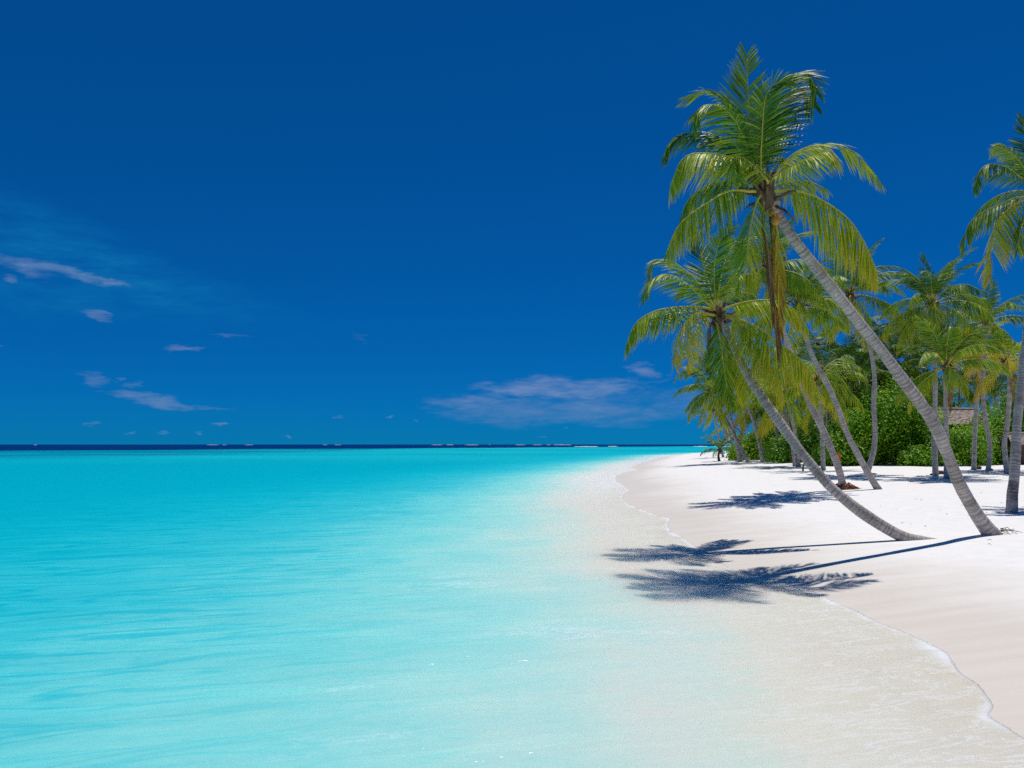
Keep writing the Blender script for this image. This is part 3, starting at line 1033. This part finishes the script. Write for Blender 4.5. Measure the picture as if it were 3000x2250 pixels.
T2 = [(2752, 1577), (2700, 1580), (2645, 1573), (2571, 1532), (2495, 1479), (2427, 1420), (2360, 1341), (2319, 1287), (2265, 1211), (2210, 1130), (2172, 1062), (2140, 990), (2108, 925)]
b2 = ground_hit(*T2[0])
DY2 = 1.8
hub2 = at_depth(*T2[-1], b2.y + DY2)
F2 = traced(hub2, 0.3797, (1800, 600), [
    dict(p=[(770, 740), (700, 520), (660, 350), (620, 200)], s=0.9, t=0.14, dr=0.04, vee=12, L=3.3, o0=55, o1=22),
    dict(p=[(780, 730), (770, 480), (810, 290), (900, 170)], s=-0.9, t=0.16, dr=0.08, vee=14, L=3.4),
    dict(p=[(800, 720), (850, 450), (930, 310), (1060, 230)], s=0.7, t=0.27, dr=0.12, vee=20, L=3.4),
    dict(p=[(740, 740), (610, 560), (450, 440), (320, 430), (250, 560)], s=0.6, t=0.30, dr=0.2, vee=16),
    dict(p=[(730, 770), (560, 610), (400, 535), (280, 590), (220, 710)], s=-0.6, t=0.32, dr=0.22, vee=18),
    dict(p=[(700, 795), (480, 790), (300, 825), (160, 920), (85, 1095)], s=-0.4, t=0.38, dr=0.36, vee=46, tt=0.1),
    dict(p=[(750, 850), (650, 830), (550, 910), (490, 1060), (460, 1230)], s=-0.8, t=0.44, dr=0.30, vee=36, tt=0.2, rg=0.12),
    dict(p=[(790, 890), (815, 1050), (850, 1300), (890, 1545)], s=-0.7, t=0.33, dr=0.35, vee=40, L=3.5),
    dict(p=[(860, 850), (940, 880), (1040, 1020), (1160, 1160), (1260, 1330), (1310, 1475)], s=-0.7, t=0.40, dr=0.45, vee=52, tt=0.18),
    dict(p=[(860, 800), (1010, 750), (1200, 735), (1380, 800), (1495, 960)], s=-0.5, t=0.42, dr=0.45, vee=52, tt=0.1),
    dict(p=[(880, 870), (1050, 915), (1240, 1040), (1440, 1200), (1530, 1330), (1570, 1465)], s=-0.8, t=0.43, dr=0.45, vee=52, tt=0.2, L=4.0),
    dict(p=[(830, 720), (900, 560), (960, 525), (985, 580), (960, 680)], s=-0.9, t=0.38, dr=0.3, vee=34, L=3.2),
    dict(p=[(730, 850), (640, 960), (590, 1100), (560, 1260)], s=0.8, t=0.42, dr=0.4, vee=45, L=3.2, tt=0.2, rg=0.2),
    dict(p=[(740, 920), (725, 1000), (720, 1130)], s=-0.3, t=0.95, dr=0.5, vee=40, L=1.6, name='dead_frond', label='short dead brown frond hanging from the crown', n=40, o0=25, o1=12),
    dict(p=[(860, 900), (930, 1050), (980, 1250), (1010, 1480)], s=0.8, t=0.42, dr=0.45, vee=50, tt=0.15, L=3.4),
    dict(p=[(770, 760), (640, 640), (560, 620), (480, 700)], s=1.0, t=0.18, dr=0.3, vee=35, L=3.4),
    dict(p=[(850, 760), (960, 680), (1080, 700), (1150, 800)], s=1.0, t=0.20, dr=0.35, vee=40, L=3.4),
    dict(p=[(820, 900), (840, 1000), (900, 1180), (930, 1400)], s=1.0, t=0.36, dr=0.45, vee=45, L=3.2),
])
palm('lower leaning palm whose trunk lies along the sand at its foot, crown over the waterline', T2, DY2, 0.148, True, 2, 0, fronds=F2, flare=0.0, sink=0.35, bury=(0.15, 0.06, 0.0))

# ------------------------------------------------------------------ tall palm at the right edge
T11 = [(2964, 1503), (2966, 1450), (2972, 1392), (2978, 1270), (2986, 1175), (3000, 1060), (3015, 900), (3028, 720), (3036, 565)]
b11 = ground_hit(*T11[0])
hub11 = at_depth(*T11[-1], b11.y + 3.0)
F11 = traced(hub11, 0.3617, (2580, 300), [
    dict(p=[(1230, 600), (1190, 400), (1165, 250), (1150, 120)], s=0.6, t=0.14, dr=0.05, vee=12, L=3.3),
    dict(p=[(1230, 640), (1160, 530), (1060, 410), (980, 335), (900, 400)], s=0.8, t=0.30, dr=0.2, vee=25, L=3.4),
    dict(p=[(1230, 680), (1130, 600), (1010, 520), (880, 500), (800, 560), (755, 700)], s=-0.4, t=0.20, dr=0.32, vee=40),
    dict(p=[(1220, 740), (1100, 770), (960, 830), (780, 920), (700, 1020), (680, 1190)], s=0.5, t=0.24, dr=0.4, vee=46, L=3.8),
    dict(p=[(1220, 760), (1130, 800), (1010, 880), (920, 1020), (890, 1180), (890, 1430)], s=-0.6, t=0.40, dr=0.42, vee=45, L=3.9, tt=0.2),
    dict(p=[(1240, 780), (1180, 900), (1130, 1050), (1110, 1200)], s=-0.9, t=0.30, dr=0.4, vee=45, L=3.4),
])
palm('palm at the far right edge, dark scarred foot, crown half outside the picture', T11, 3.0, 0.150, True, 11, 4, 0.8, fronds=F11, ages=(1, 8), foot=(0.55, 1.25))

# ------------------------------------------------------------------ palms of the grove
G_GROVE = 'palms of the beach grove'
p3, b3, h3 = palm('leaning palm with a skirt of red rootlets at its foot', [(2474, 1432), (2468, 1418), (2457, 1373), (2427, 1297), (2397, 1232), (2365, 1164), (2340, 1096), (2312, 1020), (2290, 960), (2262, 880), (2246, 795)], -1.6, 0.165, True, 3, 22, 0.86, 0, group=G_GROVE, dead=1, ages=(0, 8.5))
palm('leaning palm right behind the one with red rootlets', [(2572, 1433), (2536, 1373), (2509, 1324), (2482, 1270), (2455, 1197), (2428, 1134), (2398, 1080), (2375, 1030), (2352, 960), (2340, 900)], 0.0, 0.140, True, 4, 22, 0.82, group=G_GROVE, ages=(1, 8))
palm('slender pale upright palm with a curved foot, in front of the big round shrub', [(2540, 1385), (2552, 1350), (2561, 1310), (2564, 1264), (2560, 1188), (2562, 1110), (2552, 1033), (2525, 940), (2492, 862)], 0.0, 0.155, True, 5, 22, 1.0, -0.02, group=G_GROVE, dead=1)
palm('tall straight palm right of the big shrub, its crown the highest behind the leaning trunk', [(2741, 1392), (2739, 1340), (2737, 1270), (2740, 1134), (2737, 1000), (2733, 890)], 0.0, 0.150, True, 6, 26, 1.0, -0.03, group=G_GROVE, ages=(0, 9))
palm('shorter palm with glossy arching fronds, a dry frond hanging beside its trunk', [(2773, 1402), (2774, 1330), (2772, 1243), (2770, 1129), (2772, 1075)], -0.3, 0.135, True, 7, 15, 0.84, group=G_GROVE, ages=(0, 7.5), dead=1)
palm('straight palm with orange dying fronds under its crown, before the thatched roof', [(2853, 1377), (2856, 1270), (2861, 1188), (2870, 1094), (2866, 1010)], 0.0, 0.150, False, 8, 18, 0.85, 0.16, group=G_GROVE, ages=(2, 9))
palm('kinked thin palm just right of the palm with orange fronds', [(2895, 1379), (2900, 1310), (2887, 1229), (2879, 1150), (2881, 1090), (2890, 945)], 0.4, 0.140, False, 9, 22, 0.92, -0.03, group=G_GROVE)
palm('young palm with yellow fronds and a wavy trunk near the right edge', [(2952, 1388), (2944, 1330), (2943, 1290), (2951, 1243), (2957, 1160), (2957, 1107), (2951, 1060)], 0.0, 0.150, False, 10, 15, 0.78, 0.20, group=G_GROVE, ages=(1, 8), dead=1)
# left, far end of the beach
G_FAR = 'palms at the far end of the beach'
palm('far palm leaning left over the sand, first trunk of the far cluster', [(2194, 1355), (2180, 1330), (2160, 1290), (2135, 1244), (2108, 1200), (2092, 1168), (2082, 1142)], 0.0, 0.19, False, 12, 17, 1.12, group=G_FAR, ages=(2, 9))
palm('small far palm with drooping crown, leftmost thin trunk', [(2119, 1340), (2110, 1300), (2104, 1278), (2096, 1236), (2089, 1196)], 0.0, 0.17, False, 13, 13, 1.0, group=G_FAR, ages=(3, 9))
palm('smallest far palm trunk showing beside the shrub edge', [(2142, 1334), (2136, 1290), (2130, 1255)], 6.0, 0.17, False, 14, 11, 0.85, group=G_FAR, ages=(3, 9))
palm('far leaning palm with a whitish trunk rising out of the shrubs', [(2215, 1300), (2160, 1130)], 0, 0.19, False, 16, 18, 1.15, depth=78, base=(2.6, 1.0), group=G_FAR, ages=(3, 9))
palm('far palm with dark bowed trunk in front of the low shrubs', [(2250, 1350), (2236, 1320), (2222, 1290), (2212, 1250), (2207, 1195)], 0.0, 0.18, False, 17, 18, 1.05, group=G_FAR, ages=(4, 9))
palm('far dark palm, highest crown of the far cluster', [(2170, 1340), (2076, 1085)], 0, 0.18, False, 21, 18, 1.05, depth=82, base=(3.4, 1.5), group=G_FAR, ages=(0, 6))
palm('far palm with ringed trunk, right of two standing close together', [(2333, 1291), (2302, 1150)], 0, 0.17, False, 18, 18, 1.0, depth=62, base=(1.0, 0.5), group=G_FAR, ages=(3, 9))
palm('far palm with thin trunk, left of two standing close together', [(2319, 1270), (2275, 1150)], 0, 0.16, False, 19, 18, 1.0, depth=64, base=(1.5, 0.5), group=G_FAR, ages=(3, 9))
palm('palm half hidden between the two middle leaning trunks', [(2414, 1324), (2398, 1110)], 0, 0.16, False, 20, 18, 1.0, depth=54, base=(0.3, 0.4), group=G_FAR, ages=(3, 9))
# baby palm on the open sand
palm('small young palm with a dark stubby trunk alone on the open far sand', [(2107, 1351), (2105, 1335), (2108, 1319)], 0.0, 0.14, False, 15, 12, 0.72, -0.05, ages=(1, 5.5), bark=M_BARK_BROWN)
# crowns that close the grove behind, leaves tinted darker in place of overhead shade
ORD = ['first', 'second', 'third', 'fourth', 'fifth', 'sixth', 'seventh', 'eighth', 'ninth', 'tenth', 'eleventh', 'twelfth', 'thirteenth', 'fourteenth', 'fifteenth', 'sixteenth', 'seventeenth', 'eighteenth', 'nineteenth', 'twentieth']
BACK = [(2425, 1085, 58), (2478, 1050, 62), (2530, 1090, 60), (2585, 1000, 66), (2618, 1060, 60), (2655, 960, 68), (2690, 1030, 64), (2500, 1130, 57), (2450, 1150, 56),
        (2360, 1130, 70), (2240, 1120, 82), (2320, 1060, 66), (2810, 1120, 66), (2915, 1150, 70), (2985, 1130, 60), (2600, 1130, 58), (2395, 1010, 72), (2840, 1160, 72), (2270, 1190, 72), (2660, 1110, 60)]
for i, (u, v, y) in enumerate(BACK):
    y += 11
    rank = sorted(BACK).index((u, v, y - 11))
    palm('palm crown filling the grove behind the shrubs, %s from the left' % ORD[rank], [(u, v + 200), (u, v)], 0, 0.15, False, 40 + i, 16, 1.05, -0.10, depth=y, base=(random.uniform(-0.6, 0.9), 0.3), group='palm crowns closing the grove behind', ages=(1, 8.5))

# red rootlets at the foot of palm 3
rs = random.Random(5)
V, Fc = [], []
for i in range(150):
    a = rs.uniform(0, 6.28)
    r0 = rs.uniform(0.18, 0.24)
    L = rs.uniform(0.15, 0.65)
    q0 = Vector((math.cos(a) * r0, math.sin(a) * r0, rs.uniform(0.02, 0.30)))
    q1 = Vector((math.cos(a + rs.uniform(-0.5, 0.5)) * (r0 + L * 0.6), math.sin(a) * (r0 + L * 0.6), rs.uniform(0.02, 0.14)))
    q2 = Vector((math.cos(a + rs.uniform(-0.4, 0.4)) * (r0 + L), math.sin(a + rs.uniform(-0.4, 0.4)) * (r0 + L), 0.01))
    tube_data([q0, q1, q2], [0.014, 0.012, 0.006], 3, V, Fc)
rt = mesh_obj('rootlets', build('rootlets', V, Fc, M_ROOT), p3)
tag(rt, 'red brown fringe of rootlets on the sand', kind='stuff')


# ------------------------------------------------------------------ shrubs
def shrub(label, prof, vbase, y, thick, seed, leaf=0.20, per_m2=95, lobe=(0.7, 1.25), tint=(0.15, 0.75), group='green shrubs behind the beach', cat='shrub', name='shrub'):
    """prof: outline of the top in the photograph [(u, v)]; the shrub stands at depth y on the sand"""
    rs = random.Random(seed)
    us = [p[0] for p in prof]
    vs = [p[1] for p in prof]
    cx = at_depth(0.5 * (us[0] + us[-1]), vbase, y).x
    base = Vector((cx, y, land_z(cx, y)))
    o = thing(name, base, label, cat, group)
    wid = (us[-1] - us[0]) / FPX * y
    lobes = []
    area = 0
    for _ in range(int(wid * 20)):
        u = rs.uniform(us[0], us[-1])
        vt = float(np.interp(u, us, vs))
        yy = y + rs.uniform(-0.5, 0.5) * thick
        top = at_depth(u, vt, y).z - base.z
        r = rs.uniform(*lobe)
        f = (yy - y) / (thick * 0.5)
        top = top * math.sqrt(max(0.15, 1 - 0.55 * f * f))
        if top < r * 0.9:
            r = max(0.35, top * 0.8)
        zc = max(r * 0.45, rs.uniform(0.0, 1.0) ** 0.75 * (top - r))
        lobes.append((at_depth(u, vt, yy).x - base.x, yy - y, max(0.15, zc), r))
    V, T, Fc = [], [], []
    for (x, yy, z, r) in lobes:
        n = int(per_m2 * r * r * 2.6 / (leaf / 0.2) ** 2)
        tl = rs.uniform(*tint)
        for _ in range(n):
            while True:
                d = Vector((rs.gauss(0, 1), rs.gauss(0, 1), rs.gauss(0, 1) + 0.25))
                if d.length > 0.1:
                    break
            d.normalize()
            p = Vector((x, yy, z)) + d * (r * (0.62 + 0.45 * rs.random() ** 0.6))
            if p.z < 0.03:
                continue
            nrm = (d + Vector((rs.uniform(-0.7, 0.7), rs.uniform(-0.7, 0.7), rs.uniform(-0.2, 1.2)))).normalized()
            ax = nrm.cross(Vector((rs.uniform(-1, 1), rs.uniform(-1, 1), rs.uniform(-1, 1)))).normalized()
            bx = nrm.cross(ax)
            s = leaf * rs.uniform(0.6, 1.15)
            k = len(V)
            V += [p - ax * s * 0.5, p + bx * s * 0.30 + nrm * s * 0.06 + ax * s * 0.08, p + ax * s * 0.5 - nrm * s * 0.08, p - bx * s * 0.30 + nrm * s * 0.06 + ax * s * 0.08]
            tv = tl + rs.uniform(-0.15, 0.15)
            if rs.random() < 0.012:
                tv = 1.0
            T += [tv] * 4
            Fc += [(k, k + 1, k + 2, k + 3)]
    fo = mesh_obj('foliage', build('foliage', V, Fc, M_BUSH, {'tint': T}, None, False), o)
    fo['kind'] = 'stuff'
    V, Fc = [], []
    for i in range(max(4, int(wid * 1.3))):
        l = rs.choice(lobes)
        x0 = l[0] * 0.7 + rs.uniform(-0.3, 0.3)
        q0 = Vector((x0, l[1] * 0.6, -0.1))
        q1 = Vector((x0 * 0.6 + l[0] * 0.4, l[1] * 0.8, l[2] * 0.5))
        q2 = Vector((l[0], l[1], l[2]))
        tube_data([q0, q1, q2], [0.06, 0.045, 0.02], 5, V, Fc)
    st = mesh_obj('stems', build('stems', V, Fc, M_BARK_BROWN, {'scar': [0.0] * len(V)}), o)
    return o


shrub('low bright shrub mound at the far end of the grove', [(2146, 1330), (2160, 1305), (2182, 1278), (2210, 1248), (2248, 1242), (2295, 1262)], 1350, 92, 7.0, 1, 0.30, 60, (0.9, 1.6), (0.45, 0.9))
shrub('dark low shrub between the far cluster and the red-footed palm', [(2270, 1290), (2310, 1262), (2360, 1280), (2410, 1290), (2440, 1300)], 1362, 76, 6.0, 2, 0.26, 70, (0.8, 1.4), (0.25, 0.7))
shrub('leafy shrub just left of the big round one', [(2400, 1318), (2438, 1250), (2465, 1215), (2500, 1190), (2530, 1180)], 1368, 67, 5.0, 3, 0.25, 80, (0.8, 1.3), (0.35, 0.85))
shrub('biggest shrub, a tall rounded green mass behind the slender pale palm', [(2450, 1235), (2490, 1160), (2530, 1130), (2580, 1092), (2640, 1085), (2690, 1110), (2725, 1170), (2752, 1235)], 1368, 65, 6.0, 4, 0.25, 85, (0.9, 1.5), (0.3, 0.85))
shrub('low lit shrub under the thatched roof between the palm trunks', [(2730, 1265), (2765, 1242), (2800, 1238), (2835, 1228), (2880, 1225)], 1366, 62, 4.0, 5, 0.24, 85, (0.7, 1.1), (0.35, 0.85))
shrub('tall shrub against the thatched roof, right of the palm with orange fronds', [(2855, 1215), (2880, 1195), (2905, 1180), (2935, 1185), (2965, 1215)], 1367, 66, 5.0, 6, 0.24, 85, (0.8, 1.3), (0.25, 0.75))
shrub('dark climbing greenery at the right edge behind the last palm', [(2945, 1160), (2965, 1120), (2985, 1105), (3020, 1100), (3060, 1130)], 1367, 68, 5.0, 7, 0.25, 80, (0.8, 1.4), (0.2, 0.7))
shrub('small clump of green at the foot of the trees right of the big shrub', [(2650, 1315), (2680, 1290), (2720, 1300), (2745, 1320)], 1368, 61, 3.0, 8, 0.22, 90, (0.5, 0.8), (0.3, 0.8))
shrub('deep mass of leaves in the grove behind the big shrub', [(2380, 1210), (2460, 1120), (2560, 1060), (2660, 1040), (2760, 1120), (2830, 1190), (2900, 1200)], 1362, 76, 6.0, 9, 0.36, 42, (1.2, 2.0), (0.1, 0.5))
shrub('mass of leaves behind the far palm cluster', [(2190, 1270), (2250, 1215), (2330, 1190), (2400, 1190), (2440, 1220)], 1358, 96, 6.0, 10, 0.40, 40, (1.3, 2.2), (0.1, 0.5))


# ------------------------------------------------------------------ thatched huts
def hut(label, u0, u1, vtop, veave, y, seed):
    a = at_depth(u0, vtop, y)
    b = at_depth(u1, vtop, y)
    e = at_depth(u0, veave, y)
    cx, w = 0.5 * (a.x + b.x), (b.x - a.x)
    gz = land_z(cx, y)
    o = thing('thatched_hut', (cx, y, gz), label, 'hut')
    ridge, eave = a.z - gz, e.z - gz
    rs = random.Random(seed)
    V, Fc = [], []
    run = (ridge - eave) * 1.5
    rows = 13
    for sgn in (-1, 1):
        for k in range(rows):                       # overlapping courses of thatch
            f0, f1 = k / rows, (k + 1.25) / rows
            n = 26
            b0 = len(V)
            for i in range(n + 1):
                x = -w / 2 - 0.4 * f1 + (w + 0.8 * f1) * i / n
                V += [Vector((x, sgn * run * f0, ridge - (ridge - eave) * f0 + 0.05)), Vector((x, sgn * (run * f1 + 0.05), ridge - (ridge - eave) * f1 + 0.06 + rs.uniform(-0.04, 0.03))),
                      Vector((x, sgn * (run * f1 - 0.03), ridge - (ridge - eave) * f1 - 0.06))]
            for i in range(n):
                q = b0 + i * 3
                Fc += [(q, q + 1, q + 4, q + 3), (q + 1, q + 2, q + 5, q + 4)]
    roof = mesh_obj('roof', build('roof', V, Fc, M_THATCH, None, None, False), o)
    V, Fc = [], []
    tube_data([Vector((-w / 2, 0, ridge + 0.04)), Vector((0, 0, ridge + 0.07)), Vector((w / 2, 0, ridge + 0.04))], [0.13, 0.14, 0.13], 8, V, Fc)
    mesh_obj('ridge_roll', build('ridge_roll', V, Fc, M_THATCH), roof)
    hw, hd = w / 2 - 0.2, run * 0.8
    ez = eave + (ridge - eave) * 0.2
    V = [(-hw, -hd, -0.1), (hw, -hd, -0.1), (hw, hd, -0.1), (-hw, hd, -0.1), (-hw, -hd, ez), (hw, -hd, ez), (hw, hd, ez), (-hw, hd, ez), (-hw, 0, ridge - 0.2), (hw, 0, ridge - 0.2)]
    Fc = [(0, 1, 5, 4), (1, 2, 6, 9, 5), (2, 3, 7, 6), (3, 0, 4, 8, 7)]
    mesh_obj('wall', build('wall', V, Fc, M_WALL, None, None, False), o)
    return o


hut('grey brown thatched roof showing above the shrubs between palm trunks', 2725, 2850, 1201, 1245, 70, 1)
hut('piece of thatched roof at the right edge, low behind the last palm', 2952, 3120, 1273, 1300, 63, 2)

# ------------------------------------------------------------------ bare grey tree in the far cluster
rs = random.Random(77)
bt = ground_hit(2188, 1352)
bt.y += 2
bt.z = land_z(bt.x, bt.y)
o = thing('bare_tree', bt, 'leafless grey tree with tangled branches behind the far leaning palm', 'tree')
V, Fc = [], []
crown_v, crown_f = [], []


def limb(p, d, L, r, depth):
    path = [p]
    q = p.copy()
    dd = d.copy()
    for i in range(4):
        dd = (dd + Vector((rs.uniform(-0.25, 0.25), rs.uniform(-0.25, 0.25), rs.uniform(-0.1, 0.2)))).normalized()
        q = q + dd * L / 4
        path.append(q.copy())
    tube_data(path, [r * (1 - 0.14 * i) for i in range(5)], 6 if depth == 0 else 4, V if depth == 0 else crown_v, Fc if depth == 0 else crown_f)
    if depth < 3:
        for i in range(3):
            nd = (dd + Vector((rs.uniform(-0.8, 0.8), rs.uniform(-0.8, 0.8), rs.uniform(-0.2, 0.7)))).normalized()
            limb(path[2 + i % 3], nd, L * rs.uniform(0.5, 0.75), r * 0.55, depth + 1)


limb(Vector((0, 0, -0.1)), Vector((-0.35, 0, 1)).normalized(), 3.2, 0.16, 0)
limb(Vector((0.3, 0.4, -0.1)), Vector((-0.15, 0, 1)).normalized(), 3.0, 0.13, 0)
mesh_obj('trunk', build('trunk', V, Fc, M_WOOD_GREY, {'scar': [0.0] * len(V)}), o)
mesh_obj('branches', build('branches', crown_v, crown_f, M_WOOD_GREY, {'scar': [0.0] * len(crown_v)}), o)

# ------------------------------------------------------------------ small things on the sand
g = ground_hit(2459, 1371)
g = Vector((at_depth(2459, 1368, 58).x, 58, 0))
g.z = land_z(g.x, g.y)
V, Fc = [], []
n = 12
prof = [(0.0, 0.11), (0.7, 0.13), (0.95, 0.12), (1.0, 0.17), (1.5, 0.19), (1.75, 0.15), (1.86, 0.07)]
for z, hw in prof:
    V += [(-hw, -0.03, z - 0.05), (hw, -0.03, z - 0.05), (hw, 0.03, z - 0.05), (-hw, 0.03, z - 0.05)]
for i in range(len(prof) - 1):
    for k in range(4):
        Fc.append((i * 4 + k, i * 4 + (k + 1) % 4, i * 4 + 4 + (k + 1) % 4, i * 4 + 4 + k))
Fc += [(3, 2, 1, 0), tuple((len(prof) - 1) * 4 + k for k in range(4))]
ob = mesh_obj('marker_board', build('marker_board', V, Fc, M_ORANGE, None, None, False))
ob.location = g
ob.scale = (0.55, 1, 0.62)
tag(ob, 'narrow orange-red upright board in front of the shrubs, left of the leaning trunks', 'board')

g = ground_hit(2352, 1381)
V, Fc = [], []
tube_data([Vector((0, 0, -0.1)), Vector((0.02, 0, 0.25)), Vector((0.10, 0.02, 0.62))], [0.06, 0.055, 0.015], 7, V, Fc)
ob = mesh_obj('driftwood_stake', build('driftwood_stake', V, Fc, M_HUSK))
ob.location = g
tag(ob, 'short dark stake stuck in the sand behind the lower leaning trunk', 'stake')

HUSKS = [(2757, 1390, 0.16, 'dark husk on the sand between the tall straight palm and the shorter one'), (2868, 1375, 0.16, 'dark husk on the sand between the two palms by the thatched roof'),
         (2732, 1392, 0.08, 'tiny brown nut left of the tall straight palm foot'), (2904, 1378, 0.09, 'tiny dark nut at the foot of the kinked thin palm')]
for i, (u, v, r, lab) in enumerate(HUSKS):
    g = ground_hit(u, v)
    ob = mesh_obj('coconut_husk', blob('coconut_husk', M_HUSK, r, random.Random(i + 3), 0.75, 10, 7, 0.14))
    ob.location = g + Vector((0, 0, r * 0.55))
    ob.scale = (1.6, 1.0, 1.0)
    ob.rotation_euler = (0.2, 0.1, i * 1.3)
    tag(ob, lab, 'coconut', 'fallen husks on the sand')

V, Fc = [], []
rs = random.Random(21)
cand = [(rs.uniform(2000, 3000), 1345 + 260 * rs.random() ** 2.0) for _ in range(150)]
for u, v in cand:
    if u < 2150 and v > 1400:
        continue
    q = ground_hit(u, max(v, 1352))
    if sdist([[q.x, q.y]])[0] < 6:
        continue
    a = rs.uniform(0, 6.28)
    L = rs.uniform(0.03, 0.15)
    d = Vector((math.cos(a), math.sin(a), 0)) * L
    tube_data([q - d * 0.5 + Vector((0, 0, 0.01)), q + Vector((0, 0, 0.02 + L * 0.12)), q + d * 0.5 + Vector((0, 0, 0.01))], [0.004, 0.009, 0.003], 3, V, Fc)
ob = mesh_obj('leaf_litter', build('leaf_litter', V, Fc, M_TWIG))
tag(ob, 'scattered twigs and bits of dry leaf on the white sand', None, None, 'stuff')

# ------------------------------------------------------------------ waves breaking on the reef
SURF = [(1680, 1755, 1308.6, 1.1), (1780, 1812, 1308.0, 1.1), (2030, 2075, 1308.0, 1.0), (2088, 2140, 1307.6, 0.8),
        (1264, 1297, 1303.6, 2.2), (1308, 1330, 1303.6, 2.4), (1362, 1403, 1303.6, 2.4), (1431, 1438, 1303.5, 1.6), (1510, 1540, 1303.6, 2.4), (1560, 1588, 1303.6, 2.2),
        (1600, 1614, 1303.6, 2.0), (1621, 1674, 1303.6, 2.8), (605, 640, 1303.6, 2.0), (652, 664, 1303.6, 2.0), (718, 742, 1303.6, 2.0), (98, 108, 1303.6, 2.4), (945, 960, 1303.6, 1.6), (980, 1000, 1303.6, 1.8)]
near_names = ['longest white breaker below the horizon, nearest the middle of the sea', 'short white breaker just right of the longest one', 'thin breaker left of the young far palm', 'thin breaker behind the young far palm']
for i, (u0, u1, v, hgt) in enumerate(SURF):
    a, b = on_plane(u0, v), on_plane(u1, v)
    c = (a + b) * 0.5
    L = (b - a).length
    n = max(10, int(L / 2.5))
    rs = random.Random(i)
    V, Fc = [], []
    for k in range(n + 1):
        f = k / n
        x = (f - 0.5) * L
        e = math.sin(math.pi * f) ** 0.35
        hh = 0.55 * hgt * e * rs.uniform(0.45, 1.1)
        ww = 3.0 * e + 0.2
        V += [(x, -ww, -0.1), (x, -ww * 0.5, hh * 0.55), (x, 0.1 * ww, hh), (x, ww * 0.5, hh * 0.6), (x, ww, -0.1)]
    for k in range(n):
        for j in range(4):
            q = k * 5 + j
            Fc.append((q, q + 5, q + 6, q + 1))
    ob = mesh_obj('breaking_wave', build('breaking_wave', V, Fc, M_FOAM))
    ob.location = (c.x, c.y, 0)
    lab = near_names[i] if i < 4 else 'small white crest of surf on the horizon line, %s from the left' % ORD[sorted(SURF[4:]).index(SURF[i])]
    tag(ob, lab, 'wave', 'surf breaking on the reef')
